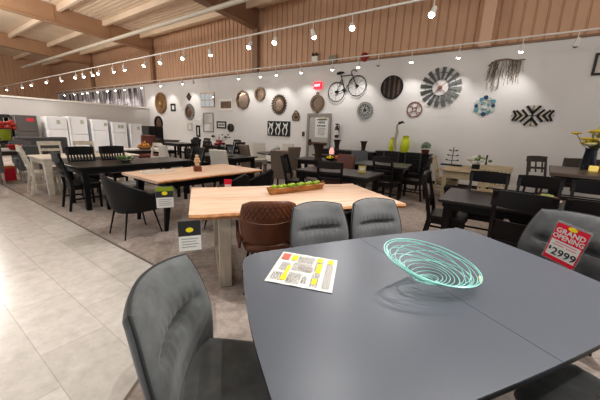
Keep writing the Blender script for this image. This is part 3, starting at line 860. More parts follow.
for k in range(9): b.box(-.24+k*.06,-.205+k*.06,-.1,.1,0,.006)
for y in (-.1,0,.1): b.box(-.24,.28,y-.012,y+.012,0,.008)
b.build('lace_strips', M_cream, t)

# ------------------------------------------------------------------ 4. black farmhouse table, far left
t = leg_table('long black farmhouse dining table with a glass bowl on it', (-6.18,2.9,0), R(90), 2.15, .95, leg=.1, th=.04)
slot = dict(top=.17, rails=((.7,.05),(.6,.04)), slats=7, slat_z=(.6,.84), m=M_black)
c0 = wood_chair('black wooden slat back chair at the left end of the black farmhouse table', (-6.12,1.98,0), R(86), h=1.0, w=.5, **slot)
dup(c0, (-6.92,2.38,0), R(0), 'black slotted back chair behind the black farmhouse table, left of the pair')
dup(c0, (-6.92,2.98,0), R(0), 'black slotted back chair behind the black farmhouse table, right of the pair')
dup(c0, (-6.18,4.14,0), R(268), 'black slat back chair at the right end of the black farmhouse table')
t = thing('dining_bench', 'black wooden bench with pale seat along the near side of the black farmhouse table', 'bench', (-5.5,2.85,0), R(90))
MB().box(-.75,.75,-.17,.17,.42,.46).build('seat', mat('bench_pad',(150,148,146),.4), t, bevel=.005)
for sx in (-1,1):
    for sy in (-1,1): MB().taper((sx*.68,sy*.12,.008),(.045,.045),(sx*.68,sy*.12,.42),(.06,.06)).build('leg', M_black, t)
t = thing('glass_bowl', 'clear glass bowl of green and white balls on the black table', 'bowl', (-6.2,2.78,.7605))
MB().lathe([(0,.0),(.07,.0),(.13,.04),(.17,.1),(.165,.1),(.125,.045),(.065,.008),(0,.008)], 24).build('bowl', mat('clear_glass',(225,235,230),.03,trans=.95), t)
rn = random.Random(8); bl = None
for i in range(9):
    a = i*2.4; rr = .03+.075*(i/9)**.5; z = .76+.06+.02*(i/9)
    col = M_green if i % 3 else M_white
    o_ = MB().ball((0,0,0), .033, 10).build('decorative_ball', mat('moss_green',(96,130,62),.7,noise=(30,.3)) if i % 3 else M_white, loc=(-6.2+rr*math.cos(a), 2.78+rr*math.sin(a), z+.012))
    tag(o_, ORD[i]+(' green' if i % 3 else ' white')+' ball in the glass bowl on the black farmhouse table', 'ball', 'balls in the glass bowl')

# ------------------------------------------------------------------ 5. white set, grey set at far left
leg_table('distressed white farmhouse table behind the black farmhouse table', (-7.95,2.75,0), R(90), 1.9, 1.0, topm=M_whitewood, legm=M_whitewood, leg=.12, inset=.03)
w0 = wood_chair('distressed white chair with a cross back at the aisle end of the white table', (-7.95,1.92,0), R(86), m=M_whitewood, h=1.0, top=.12, rails=((.6,.05),), xback=True)
lad = wood_chair('white ladder back chair on the far side of the white table, left one', (-8.65,2.35,0), R(0), m=M_whitewood, h=1.02, top=.1, rails=((.82,.06),(.64,.06)))
dup(lad, (-8.65,3.05,0), R(0), 'white ladder back chair on the far side of the white table, right one')
dup(lad, (-7.75,4.0,0), R(268), 'white ladder back chair at the right end of the white table')
leg_table('grey table with bright dishes at the far left edge', (-10.3,1.75,0), R(90), 1.7, .95, topm=mat('grey_top',(150,148,146),.4), legm=M_greywood)
g0 = parsons('grey upholstered chair at the near left of the grey table', (-9.6,1.35,0), R(178), m=M_greyfab, legm=M_chrome, h=.9)
dup(g0, (-9.65,2.1,0), R(176), 'grey upholstered chair at the near right of the grey table')
dup(g0, (-11.0,2.3,0), R(0), 'grey upholstered chair beyond the grey table')
t = thing('potted_flowers', 'red flowers in a lime green pot at the far left edge', 'plant', (-11.9,2.15,.9))
b = MB(); b.lathe([(0,0),(.1,0),(.15,.3),(.13,.3),(.0,.27)], 16); b.build('pot', mat('lime_pot',(150,160,30),.5), t)
rn = random.Random(2); b = MB()
for i in range(16): b.ball((rn.uniform(-.2,.2),rn.uniform(-.2,.2),.34+rn.uniform(0,.2)), .07, 8, .7, 5)
b.build('blooms', mat('bloom_red',(190,70,60),.7,noise=(8,.3)), t)
t = thing('plant_stand', 'dark wooden stand under the red potted flowers', 'stand', (-11.9,2.15,0))
MB().box(-.25,.25,-.4,.4,.84,.899).build('stand_top', M_espresso, t); 
for sx in (-1,1):
    for sy in (-1,1): MB().box(sx*.2-.02,sx*.2+.02,sy*.34-.02,sy*.34+.02,.008,.84).build('leg', M_espresso, t)
def dish(label, x, y, z, rgb, r, h, cat='bowl'):
    o = MB().lathe([(0,0),(r*.6,0),(r,h),(r*.93,h),(r*.5,.01),(0,.01)], 16).build('bowl', mat('dish_%d_%d_%d'%rgb, rgb, .4), loc=(x,y,z))
    return tag(o, label, cat)
dish('yellow bowl on the grey table at the far left', -10.4, 1.6, .7605, (220,200,40), .17, .1)
dish('red bowl on the grey table beside the yellow bowl', -10.1, 1.95, .7605, (170,40,34), .16, .12)
dish('yellow and orange bowl on the white table behind the black chairs', -8.0, 3.2, .7605, (226,180,50), .14, .13)
dish('pale green dish on the white table', -8.1, 2.75, .7605, (176,190,110), .18, .05)
t = thing('red_gift_box', 'red box with orange lid on the carpet under the grey table', 'box', (-10.15,1.72,.008))
MB().box(-.15,.15,-.15,.15,0,.3).build('box_body', M_red, t); MB().box(-.16,.16,-.16,.16,.3,.34).build('lid', mat('orange',(214,110,40),.5), t)
t = thing('loveseat', 'low grey upholstered loveseat in front of the steel refrigerator', 'sofa', (-12.6,3.2,0), 0)
MB().box(-.4,.4,-.6,.6,.1,.42).build('seat', M_greyfab, t, bevel=.03); MB().box(-.45,-.25,-.7,.7,.2,.95).build('backrest', M_greyfab, t, bevel=.04)
for s in (-1,1): MB().box(-.4,.4,s*.68-.08,s*.68+.08,.1,.62).build('armrest', M_greyfab, t, bevel=.03)
for sx in (-1,1):
    for sy in (-1,1): MB().box(sx*.33-.03,sx*.33+.03,sy*.6-.03,sy*.6+.03,.008,.1).build('leg', M_black, t)

# ------------------------------------------------------------------ refrigerators
def fridge(label, y0, y1, h, m, split=None, hang=True, tags=1, name='refrigerator'):
    t = thing(name, label, 'refrigerator', (-17.55,(y0+y1)/2,0))
    w = y1-y0
    MB().box(-.33,.28,-w/2,w/2,.01,h-.01).build('cabinet', m, t, bevel=.01)
    zs = split if split else h*.6
    for z0, z1 in ((.06,zs-.006),(zs+.006,h)):
        d_ = MB().box(.285,.35,-w/2+.005,w/2-.005,z0,z1).build('door', m, t, bevel=.012)
        MB().box(.351,.38,-w/2+.05,-w/2+.075,max(z0+.1,zs-.45) if z1 < h else z0+.05,min(z1-.05, z1)).build('handle', M_chrome if m != M_white else M_white, d_)
    rn = random.Random(int(y0*10))
    for k in range(tags):
        yy = rn.uniform(-.1,w/2-.18)
        s_ = MB().box(.351,.354,yy,yy+.16,h-.32,h-.14).build('sticker', M_paper, t)
        b = MB()
        for q in range(3): b.box(.3545,.356,yy+.02,yy+.13,h-.30+q*.055,h-.275+q*.055)
        b.build('sticker_print', mat('sticker_green',(120,150,90),.6), s_)
    return t
M_st = mat('stainless', (122,120,116), .35, metal=.6); M_std = mat('dark_steel', (66,64,64), .35, metal=.5)
fridge('dark steel refrigerator at the far left edge with white sheet on it', 2.3, 3.35, 1.68, M_std, tags=2)
fridge('stainless steel refrigerator with a red sticker, beside the white ones', 3.42, 4.22, 1.68, M_st, tags=0)
tag(MB().box(0,.006,-.13,.13,-.07,.07).build('sale_sticker', mat('pink_red',(206,70,84),.5), loc=(-17.195,3.98,1.5)), 'small red sale sticker on the stainless refrigerator', 'sticker')
fridge('white refrigerator next to the stainless one, leftmost white', 4.5, 5.3, 1.68, M_white, 1.12)
fridge('white refrigerator second from the left among the white ones', 5.33, 6.12, 1.72, M_white, .9)
fridge('white refrigerator third from the left among the white ones', 6.28, 7.04, 1.64, M_white, 1.1)
fridge('white refrigerator fourth from the left among the white ones', 7.2, 7.95, 1.55, M_white, 1.0, tags=2)
fridge('white refrigerator rightmost of the row near the wall corner', 8.1, 8.8, 1.5, M_white, 1.0)

# ------------------------------------------------------------------ 6. middle distance, left of centre
leg_table('small pale topped table with a fruit bowl, beyond the black farmhouse table', (-9.3,4.75,0), R(80), 1.3, .8, topm=mat('pale_top',(196,192,188),.4), legm=M_black)
t = thing('fruit_bowl', 'woven bowl heaped with yellow and orange fruit', 'bowl', (-8.95,4.6,.7605))
MB().lathe([(0,0),(.12,0),(.22,.07),(.21,.08),(.1,.02),(0,.02)], 18).build('basket', M_wicker, t)
rn = random.Random(1)
for i in range(10):
    a = i*2.4; rr = .16*(i/10)**.5
    tag(MB().ball((0,0,0), .043, 10).build('fruit', mat('fruit_a',(216,160,50),.5) if i%2 else mat('fruit_b',(190,110,44),.5), loc=(-8.95+rr*math.cos(a),4.6+rr*math.sin(a),.76+.09+.07*(1-i/10)+(.04 if i == 0 else 0))),
        ORD[i]+' fruit counted from the middle of the woven bowl heaped with fruit', 'fruit', 'fruit in the woven bowl')
t = thing('recliner', 'rust brown leather recliner near the wall corner', 'armchair', (-10.9,5.75,0), R(-30))
t.scale = (.8,.8,.88)
M_rustl = mat('rust_leather', (98,46,34), .45, noise=(4,.25))
MB().box(-.35,.4,-.35,.35,.12,.5).build('seat', M_rustl, t, bevel=.05); MB().sweep([(-.3,0,.4),(-.4,0,.8),(-.5,0,1.25)], [.25,.24,.18], .66, up=(1,0,0)).build('backrest', M_rustl, t, bevel=.05)
for s in (-1,1): MB().box(-.35,.42,s*.42-.09,s*.42+.09,.1,.72).build('armrest', M_rustl, t, bevel=.05)
MB().box(-.3,.3,-.3,.3,.008,.12).build('base', M_black, t)
t = thing('display_cabinet', 'tall black display cabinet behind the rust leather recliner', 'cabinet', (-14.0,7.62,0), 0)
MB().box(-.3,.3,-.35,.35,.008,1.42).build('cabinet_body', M_black, t, bevel=.01)
for s in (-1,1): MB().box(.305,.33,.01 if s>0 else -.34,.34 if s>0 else -.01,.08,1.36).build('door', M_espresso, t)
sl = wood_chair('black slat back chair at the left end of the dark table along the far wall', (-13.15,7.5,0), R(0), m=M_espresso, h=.98, top=.08, rails=((.6,.04),), slats=5, slat_z=(.6,.9))
rows = [((-12.0,7.6),1.6,5),((-9.6,8.1),1.4,7),((-14.6,8.6),1.3,0)]
names = ['dark table with black slat chairs under the tall mirror','dark table with black slat chairs under the oval mirrors','dark table under the woven wall basket']
for (c, L, _), nm in zip(rows, names): leg_table(nm, (c[0],c[1],0), R(0), L, .85, topm=M_esptop, legm=M_espresso)
for x,y,a,l in ((-12.4,6.9,90,'black slat chair near left of the dark table under the tall mirror'),(-11.6,6.9,90,'black slat chair near right of the dark table under the tall mirror'),
                (-12.2,8.4,270,'black slat chair far side of the dark table under the tall mirror'),(-11.4,8.4,268,'black slat chair far right of the dark table under the tall mirror'),(-10.95,7.6,180,'black slat chair at the right end of the dark table under the tall mirror'),
                (-9.95,7.35,90,'black slat chair near left of the dark table under the oval mirrors'),(-9.2,7.35,92,'black slat chair near right of the dark table under the oval mirrors'),(-8.55,7.8,175,'black slat chair at the right end of the table under the oval mirrors'),
                (-9.9,8.85,270,'black slat chair behind the dark table under the oval mirrors')):
    dup(sl, (x,y,0), R(a), l)
leg_table('black table with glass dishes beyond the stone figure table', (-6.35,5.35,0), R(4), 1.7, .9, topm=M_blacktop)
p0 = parsons('white upholstered chair standing alone right of the stone figure', (-5.35,4.62,0), R(100), m=M_cream, h=1.0)
dup(p0, (-7.2,4.45,0), R(80), 'white upholstered chair left of the stone figure, behind the black slat chair')
dup(sl, (-7.15,6.0,0), R(268), 'black slat chair behind the table with glass dishes')
dup(sl, (-7.5,5.4,0), R(0), 'black slat chair at the left end of the table with glass dishes')
tag(MB().lathe([(0,0),(.08,0),(.14,.01),(.16,.03),(.15,.03),(.07,.012),(0,.012)],20).build('glass_plate', mat('clear_glass',(225,235,230),.03), loc=(-6.0,5.25,.7605)), 'glass plate on the black table beyond the stone figure', 'plate')
t = thing('flower_vase', 'tall vase of red flowers and twigs beyond the stone figure', 'vase', (-6.55,5.4,.7605))
MB().lathe([(0,0),(.04,0),(.06,.1),(.03,.22),(.035,.24),(.02,.24),(0,.05)],14).build('vase', M_blackmetal, t)
b = MB(); rn = random.Random(12)
for i in range(9):
    a = rn.uniform(0,6.28); rr = rn.uniform(.1,.3); b.tube([(0,0,.2),(rr*.4*math.cos(a),rr*.4*math.sin(a),.36),(rr*math.cos(a),rr*math.sin(a),.36+rn.uniform(.02,.2))], .006, 5)
b.build('twigs', M_twig, t)
b = MB()
for i in range(9): b.ball((rn.uniform(-.14,.14),rn.uniform(-.14,.14),.26+rn.uniform(0,.1)), .05, 8, .7, 5)
b.build('red_blooms', mat('deep_red',(130,22,30),.7), t)
b = MB()
for i in range(12):
    a = rn.uniform(0,6.28); rr = rn.uniform(.15,.3); b.ball((rr*math.cos(a),rr*math.sin(a),.42+rn.uniform(0,.12)), .025, 6, .7, 4)
b.build('dark_leaves', mat('leaf_dark',(40,46,34),.8), t)

# ------------------------------------------------------------------ 7. middle distance, centre
t = thing('dining_table', 'round dark table with a white flower arrangement between taupe chairs', 'table', (-6.15,7.35,0))
MB().lathe([(0,.72),(.6,.72),(.62,.74),(.6,.76),(0,.76)], 32).build('tabletop', M_blacktop, t)
MB().lathe([(0,.008),(.32,.008),(.3,.04),(.08,.1),(.07,.6),(.2,.72),(0,.72)], 20).build('pedestal', M_black, t)
t = thing('flower_arrangement', 'round white flower arrangement on the round dark table', 'flowers', (-6.15,7.35,.7605))
MB().lathe([(0,0),(.06,0),(.08,.08),(.07,.08),(0,.05)],14).build('pot', M_white, t)
b = MB(); rn = random.Random(6)
for i in range(18):
    a = rn.uniform(0,6.28); e_ = rn.uniform(0,1.3); b.ball((.1*math.cos(a)*math.cos(e_),.1*math.sin(a)*math.cos(e_),.1+.09*math.sin(e_)), .04, 7, 1, 5)
b.build('blooms', mat('bloom_white',(216,218,208),.8), t)
tp = parsons('taupe upholstered chair left of the round dark table, back to the camera', (-6.65,6.75,0), R(82), m=M_taupe)
dup(tp, (-5.5,7.15,0), R(165), 'taupe upholstered chair right of the round dark table')
dup(p0, (-7.1,7.6,0), R(-40), 'white upholstered chair behind the round dark table, left one')
dup(p0, (-6.5,8.2,0), R(-80), 'white upholstered chair behind the round dark table, right one')
dup(tp, (-4.68,5.86,0), R(112), 'large taupe upholstered chair in front of the grey exit door')
leg_table('dark table with lemons and a brown pedestal vase near the exit door', (-4.1,6.85,0), R(20), 1.3, .9, topm=M_esptop, legm=M_espresso)
leg_table('dark table with a small price card, behind the apples', (-2.62,5.02,0), R(2), 1.45, .9, topm=M_esptop, legm=M_espresso)
lb = wood_chair('dark ladder back chair in front of the table with the price card', (-2.54,4.6,0), R(110), m=M_espresso, h=1.0, top=.12, rails=((.8,.045),(.7,.045),(.6,.045)))
dup(sl, (-3.6,5.05,0), R(20), 'dark slat back chair at the left end of the table with the price card')
bc = parsons('reddish brown leather dining chair behind the table with the orange box', (-3.15,6.0,0), R(265), m=mat('red_brown_leather',(92,50,38),.45), h=.98)
dup(g0, (-3.38,7.9,0), R(320), 'dark grey upholstered chair left of the black table with ladder back chairs', scale=1.08)
def pedestal(label, x, y, z, h, r):
    t = thing('pedestal_vase', label, 'vase', (x,y,z))
    MB().lathe([(0,0),(r*.62,0),(r*.62,h*.08),(r*.5,h*.12),(r*.55,h*.5),(r*.75,h*.88)],18).build('body', M_pink, t)
    MB().lathe([(0,h*.88),(r*.78,h*.88),(r,h),(r*.9,h),(r*.5,h*.9),(0,h*.9)],18).build('lip', M_pink, t)
pedestal('large brown flared pedestal vase in front of the grey exit door', -4.0, 6.45, .7605, .42, .17)
t = thing('sideboard', 'low dark sideboard holding two brown pedestal vases by the wall', 'cabinet', (-4.6,9.35,0))
MB().box(-.98,.98,-.22,.22,.06,.84).build('cabinet_body', M_espresso, t, bevel=.006); MB().box(-.99,.99,-.25,.25,.84,.88).build('cabinet_top', M_esptop, t)
for k in range(4): 
    d_ = MB().box(-.96+k*.49,-.5+k*.49,-.245,-.221,.12,.8).build('door', M_espresso, t); MB().cbox((-.55+k*.49,-.255,.5),(.02,.02,.08)).build('handle', M_steel, d_)
for sx in (-1,1):
    for sy in (-1,1): MB().box(sx*.9-.03,sx*.9+.03,sy*.16-.03,sy*.16+.03,.008,.06).build('leg', M_espresso, t)
pedestal('brown flared pedestal vase on the sideboard, left of the two', -5.05, 9.35, .8805, .33, .15)
pedestal('brown flared pedestal vase on the sideboard, right of the two', -4.05, 9.35, .8805, .33, .13)
t = thing('table_lamp', 'small glowing pink and white lantern on the dark sideboard', 'lantern', (-4.6,8.2,.7605))
MB().lathe([(0,0),(.06,0),(.06,.02),(.02,.03),(0,.03)],14).build('base', M_black, t)
MB().lathe([(.0,.03),(.07,.03),(.085,.12),(.05,.22),(0,.24)],14).build('shade', mat('pink_glow',(255,190,180),.5,emit=.5), t)
leg_table('low dark console in front of the sideboard carrying the glowing lantern', (-4.55,8.25,0), 0, 1.3, .5, topm=M_esptop, legm=M_espresso)
t = thing('lemon_bowl', 'dark shallow bowl of lemons on the dark table', 'bowl', (-3.78,6.68,.7605))
MB().lathe([(0,0),(.07,0),(.15,.05),(.14,.055),(.06,.015),(0,.015)],18).build('bowl', M_blackmetal, t)
for i in range(5):
    a = i*1.256; rr = .075 if i else 0
    o_ = MB().lathe([(0,-.045),(.012,-.04),(.032,-.015),(.032,.015),(.012,.04),(0,.045)],10).build('lemon', mat('lemon',(232,206,40),.45), loc=(-3.78+rr*math.cos(a),6.68+rr*math.sin(a),.76+.07+(.035 if not i else 0)), rot=(R(70),0,a))
    tag(o_, ['top lemon in the dark shallow bowl','rightmost lemon in the dark shallow bowl','rear right lemon in the dark shallow bowl','rear left lemon in the dark shallow bowl','nearest lemon in the dark shallow bowl'][i], 'lemon', 'lemons in the bowl')
t = thing('orange_box', 'orange topped box beside the bowl of lemons', 'box', (-3.66,6.98,.7605), R(20))
MB().box(-.13,.13,-.09,.09,0,.05).build('tray', mat('brown_tray',(110,60,40),.5), t); MB().box(-.12,.12,-.08,.08,.05,.11).build('orange_napkins', mat('napkin_orange',(214,120,70),.7), t)
t = thing('price_card', 'small cream and yellow price card standing on a dark table', 'sign', (-2.22,5.15,.7605), R(30))
MB().box(-.07,.07,-.006,.006,0,.13).build('card', mat('card_yellow',(206,186,110),.6), t); MB().box(-.045,.045,-.009,-.0065,.04,.1).build('printed_square', M_paper, t)

# ------------------------------------------------------------------ 8. black pub set right of centre
leg_table('black dining table in front of the lime green vases', (-2.55,7.15,0), R(8), 1.25, 1.1, topm=mat('black_satin_top',(70,68,68),.3), legm=M_black)
dup(lb, (-2.1,6.3,0), R(82), 'black ladder back chair at the near side of the black table by the vases', scale=1.03)
dup(lb, (-1.78,7.1,0), R(182), 'black ladder back chair at the right end of the black table by the vases')
dup(lb, (-2.75,8.2,0), R(282), 'black ladder back chair behind the black table, left one')
dup(lb, (-2.15,8.25,0), R(282), 'black ladder back chair behind the black table, right one')
t = thing('sideboard', 'black sideboard at the wall below the lime green vases', 'cabinet', (-2.75,9.45,0))
MB().box(-.8,.8,-.2,.2,.06,.9).build('cabinet_body', M_black, t, bevel=.006); MB().box(-.83,.83,-.23,.23,.9,.94).build('cabinet_top', M_blacktop, t)
for k in range(3):
    d_ = MB().box(-.76+k*.52,-.28+k*.52,-.225,-.201,.12,.86).build('door', M_black, t); MB().cbox((-.32+k*.52,-.235,.5),(.02,.02,.08)).build('handle', M_steel, d_)
for sx in (-1,1):
    for sy in (-1,1): MB().box(sx*.7-.03,sx*.7+.03,sy*.14-.03,sy*.14+.03,.008,.06).build('leg', M_black, t)
M_lime = mat('lime_glass', (200,208,40), .2)
for i, (x, h_, r_2, l) in enumerate(((-3.1,.42,.12,'tall lime green vase left of the pair on the black sideboard'),(-2.72,.5,.13,'lime green vase right of the pair on the black sideboard'))):
    t = thing('vase', l, 'vase', (x,9.42,.9405)); MB().lathe([(0,0),(r_2*.7,0),(r_2,h_*.3),(r_2*.9,h_*.75),(r_2*.6,h_*.85),(r_2*.75,h_),(r_2*.65,h_),(0,h_*.5)],18).build('body', M_lime, t)
t = thing('bird_sculpture', 'tall slender pale bird sculpture rising above the lime vases', 'sculpture', (-2.98,9.25,.9405))
MB().tube([(0,0,0),(-.02,0,.3),(.03,0,.6),(.0,0,.78),(.06,0,.86)], [.03,.05,.045,.025,.03], 10).build('body', mat('pale_stone',(176,170,156),.6), t)
MB().tube([(.05,0,.86),(.16,0,.9),(.22,0,.87)], [.04,.035,.008], 8).build('head', mat('slate',(56,58,66),.5), t)
t = thing('potted_succulent', 'round grey green succulent ball in a brown pot on the black chairs side', 'plant', (-2.1,9.4,.9405))
MB().lathe([(0,0),(.09,0),(.12,.12),(.1,.12),(0,.09)],16).build('pot', mat('pot_brown',(92,48,36),.5), t)
b = MB(); rn = random.Random(9)
for i in range(60):
    a = rn.uniform(0,6.28); e_ = rn.uniform(-.3,1.5); c_ = Vector((math.cos(a)*math.cos(e_),math.sin(a)*math.cos(e_),math.sin(e_)))
    b.tube([Vector((0,0,.2))+c_*.05, Vector((0,0,.2))+c_*.15], [.03,.008], 5)
b.build('leaves', mat('succulent',(132,148,128),.7), t)

# ------------------------------------------------------------------ 9. dark set at right
leg_table('dark espresso dining table behind the grey table at right', (.52,4.25,0), R(1), 2.3, 1.0, topm=M_esptop, legm=M_espresso, leg=.09)
rr0 = wood_chair('espresso curved rail chair at the near side of the espresso table, left one', (.2,3.72,0), R(83), m=M_espresso, h=1.0, top=.17, rails=((.6,.17),), w=.5)
dup(rr0, (.73,3.72,0), R(86), 'espresso chair at the near side of the espresso table, cut by the right edge')
dup(rr0, (-.2,4.84,0), R(272), 'espresso chair on the far side of the espresso table, left one')
dup(rr0, (.37,4.86,0), R(268), 'espresso chair on the far side of the espresso table, middle one')
dup(rr0, (.94,4.84,0), R(268), 'espresso chair on the far side of the espresso table, right one')
dup(rr0, (-.57,4.28,0), R(4), 'espresso chair seen from the side at the left end of the espresso table')
t = thing('table_setting', 'pink and green centrepiece bowl on the espresso table', 'centrepiece', (.42,4.45,.7605))
MB().lathe([(0,0),(.08,0),(.15,.04),(.14,.045),(.07,.012),(0,.012)],18).build('bowl', M_cream, t)
b = MB()
for i in range(7): b.ball((.08*math.cos(i*.9),.08*math.sin(i*.9),.05), .035, 8)
b.build('pink_balls', mat('pinkish',(206,120,110),.6), t)
b = MB()
for i in range(5): b.ball((.04*math.cos(i*1.3),.04*math.sin(i*1.3),.075), .03, 8)
b.build('green_balls', mat('pale_green',(166,176,110),.6), t)

# ------------------------------------------------------------------ 10. whitewashed set near the wall
t = leg_table('whitewashed farmhouse table near the wall with flowers on it', (-.72,7.98,0), R(86), 1.5, 1.0, topm=M_beige, legm=M_beige, leg=.1, apron=.16)
be = wood_chair('whitewashed slotted back chair in front of the flower pot', (-.2,6.75,0), R(92), m=M_beige, h=1.0, top=.1, rails=((.62,.05),), slats=6, slat_z=(.6,.9), w=.5)
dup(be, (-1.2,7.9,0), R(6), 'whitewashed slat chair seen side on at the left end of the whitewashed table')
t = thing('candle_holder', 'black tiered candle holder on a dark tray against the wall', 'candle holder', (-1.2,8.35,.7605))
MB().box(-.24,.24,-.1,.1,0,.03).build('tray', M_black, t)
b = MB(); b.tube([(0,0,.03),(0,0,.46)], .008, 6)
for z, w in ((.12,.13),(.24,.11),(.36,.08)): b.box(-w,w,-.01,.01,z,z+.012); 
for z, w in ((.12,.13),(.24,.11),(.36,.08)):
    for s in (-1,1): b.lathe([(0,0),(.025,0),(.025,.02),(0,.02)],10,(s*w,0,z+.012))
b.build('tiers', M_blackmetal, t)
t = thing('potted_flowers', 'white and green flowers in a black pot on the whitewashed table', 'plant', (-.6,8.05,.7605))
MB().box(-.11,.11,-.11,.11,0,.1).build('pot', M_black, t, bevel=.01)
rn = random.Random(10); b = MB(); b2 = MB()
for i in range(26):
    a = rn.uniform(0,6.28); rr = rn.uniform(0,.24); p_ = (rr*math.cos(a),rr*math.sin(a),.16+rn.uniform(0,.14)-.2*rr)
    (b if i%3 else b2).ball(p_, rn.uniform(.04,.065), 8, .8, 5)
b.build('white_bloom', mat('bloom_white',(216,218,208),.8), t); b2.build('leaves', mat('leaf_green',(104,132,70),.7), t)
tag(MB().lathe([(0,0),(.02,0),(.03,.03),(.015,.06),(.025,.15),(.012,.22),(.014,.3),(.02,.33),(.012,.35),(0,.36)],10).build('candlestick', M_darkframe, loc=(-.42,7.6,.7605)), 'slim dark candlestick right of the white flowers', 'candlestick')
t = thing('storage_bench', 'low black bench under the front of the whitewashed table', 'bench', (-.85,7.0,0), R(4))
MB().box(-.22,.22,-.16,.16,.36,.44).build('seat', M_black, t, bevel=.006)
for sx in (-1,1):
    for sy in (-1,1): MB().box(sx*.18-.02,sx*.18+.02,sy*.12-.02,sy*.12+.02,.008,.36).build('leg', M_black, t)

# ------------------------------------------------------------------ 11. counter-height set at far right
leg_table('grey brown counter height table with yellow flowers at far right', (1.52,7.4,0), R(-4), 1.75, 1.8, h=.95, topm=mat('grey_brown_top',(112,100,90),.35,noise=(6,.2),stretch=(1,6,6)), legm=M_espresso, leg=.12, th=.06, apron=.1)
kc = wood_chair('grey brown tall chair at the left side of the counter height table', (.66,8.8,0), R(-62), m=M_greywood, h=.98, top=.14, rails=((.7,.05),), slats=3, slat_z=(.6,.86), stool=.12, w=.44)
k2 = wood_chair('wide grey brown bench chair behind the counter height table', (1.42,8.85,0), R(268), m=M_greywood, h=.98, top=.3, rails=((.58,.06),), stool=.12, w=.85)
t = thing('flower_vase', 'dark glass vase of large yellow and white flowers', 'vase', (1.25,8.0,.9505))
MB().lathe([(0,0),(.1,0),(.11,.05),(.09,.36),(.1,.4),(.085,.4),(.07,.1),(0,.05)],20).build('vase', mat('dark_glass',(40,46,58),.12), t)
rn = random.Random(20); b = MB(); b2 = MB(); b3 = MB()
for i in range(34):
    a = rn.uniform(0,6.28); rr = rn.uniform(.03,.32); c_ = Vector((rr*math.cos(a)+.03,rr*math.sin(a),.5+rn.uniform(0,.36)-rr*.4))
    b3.tube([(0,0,.35), (c_.x*.5,c_.y*.5,.45), c_], .006, 5)
    q = b if i%3 else b2
    q.ball(c_, .035, 8, .8, 5)
    for k in range(6): q.ball(c_+Vector((.055*math.cos(k*PI/3),.055*math.sin(k*PI/3),.012)), .034, 7, .6, 5)
b.build('yellow_bloom', mat('petal_yellow',(236,214,90),.6), t); b2.build('cream_bloom', mat('petal_cream',(240,236,206),.6), t); b3.build('stems', mat('stem_green',(96,104,50),.7), t)
t = thing('candle', 'small square yellow lit candle block right of the flower vase', 'candle', (1.27,7.55,.9505))
MB().box(-.06,.06,-.06,.06,0,.1).build('wax_block', mat('wax_yellow',(240,214,120),.5,emit=.4), t, bevel=.01); MB().tube([(0,0,.1),(0,0,.12)], .003, 5).build('wick', M_black, t)
t = thing('wooden_caddy', 'small light brown wooden box beside the yellow candle', 'box', (1.45,7.6,.9505))
MB().box(-.09,.09,-.08,.08,0,.14).build('box_body', mat('caddy_wood',(176,130,84),.6,noise=(10,.2)), t); MB().box(-.095,.095,-.085,.085,.14,.16).build('lid', mat('caddy_dark',(120,84,56),.6), t)

# ------------------------------------------------------------------ 12. wall decor  (local X right, Z up, front = -Y)
def decor(name, label, cat, x, z): return thing(name, label, cat, (x, YW-.004, z))
WR = Matrix.Rotation(PI/2, 4, 'X')      # lathe axis z -> -y
def disc(t, name, m, r, d0, d1, seg=40, sx=1, sy=1, hole=0):
    b = MB(); b.M = WR.copy()
    if hole: 
        prof = [(hole,d0),(r,d0),(r,d1),(hole,d1)]
        rings = [[b.v((sx*pr*math.cos(2*PI*k/seg), sy*pr*math.sin(2*PI*k/seg), pz)) for k in range(seg)] for pr, pz in prof]
        for i in range(4):
            A_, B_ = rings[i], rings[(i+1)%4]
            for k in range(seg): b.f([A_[k],A_[(k+1)%seg],B_[(k+1)%seg],B_[k]])
    else: b.lathe([(0,d0),(r,d0),(r,d1),(0,d1)], seg, sx=sx, sy=sy)
    return b.build(name, m, t)
def framed(label, x, z, w, h, fw, fm, inner, cat='picture', mat_w=0, rot=0, name='wall_frame', content=None):
    t = decor(name, label, cat, x, z)
    if rot: t.rotation_euler = (0, rot, 0)
    b = MB(); b.box(-w/2,w/2,-.03,0,h/2-fw,h/2); b.box(-w/2,w/2,-.03,0,-h/2,-h/2+fw); b.box(-w/2,-w/2+fw,-.03,0,-h/2+fw,h/2-fw); b.box(w/2-fw,w/2,-.03,0,-h/2+fw,h/2-fw)
    b.build('frame', fm, t)
    MB().box(-w/2+fw,w/2-fw,-.012,-.002,-h/2+fw,h/2-fw).build('panel', inner, t)
    if content: MB().box(-w/2+fw+mat_w,w/2-fw-mat_w,-.015,-.0125,-h/2+fw+mat_w,h/2-fw-mat_w).build('print', content, t)
    return t
# woven basket
t = decor('woven_wall_basket', 'large round woven tan basket on the wall, farthest left of the wall pieces', 'basket', -16.95, 2.71)
b = MB(); b.M = WR.copy()
for k in range(9):
    r0 = .56-k*.055; b.tube([(r0*math.cos(2*PI*i/40), r0*math.sin(2*PI*i/40), .05+.03*math.sin(k)) for i in range(40)], .032, 6, closed=True)
b.build('coils', M_wicker, t); disc(t, 'centre', mat('rattan_light',(196,176,140),.8), .12, .02, .09); disc(t,'backing', mat('rattan_dark',(110,84,58),.8), .55, .0, .03)
def oval_mirror(name, label, x, z, w, h, fm, fw=.07, cat='mirror', seg=40):
    t = decor(name, label, cat, x, z); r = w/2
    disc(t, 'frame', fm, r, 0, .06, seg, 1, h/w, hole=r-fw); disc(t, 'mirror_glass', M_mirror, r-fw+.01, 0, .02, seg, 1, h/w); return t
oval_mirror('oval_mirror', 'black framed oval mirror below the large woven basket', -17.35, 1.58, .84, .84, M_blackmetal, .09)
framed('small dark framed print right of the woven basket', -15.76, 2.46, .44, .4, .09, M_darkframe, M_paper)
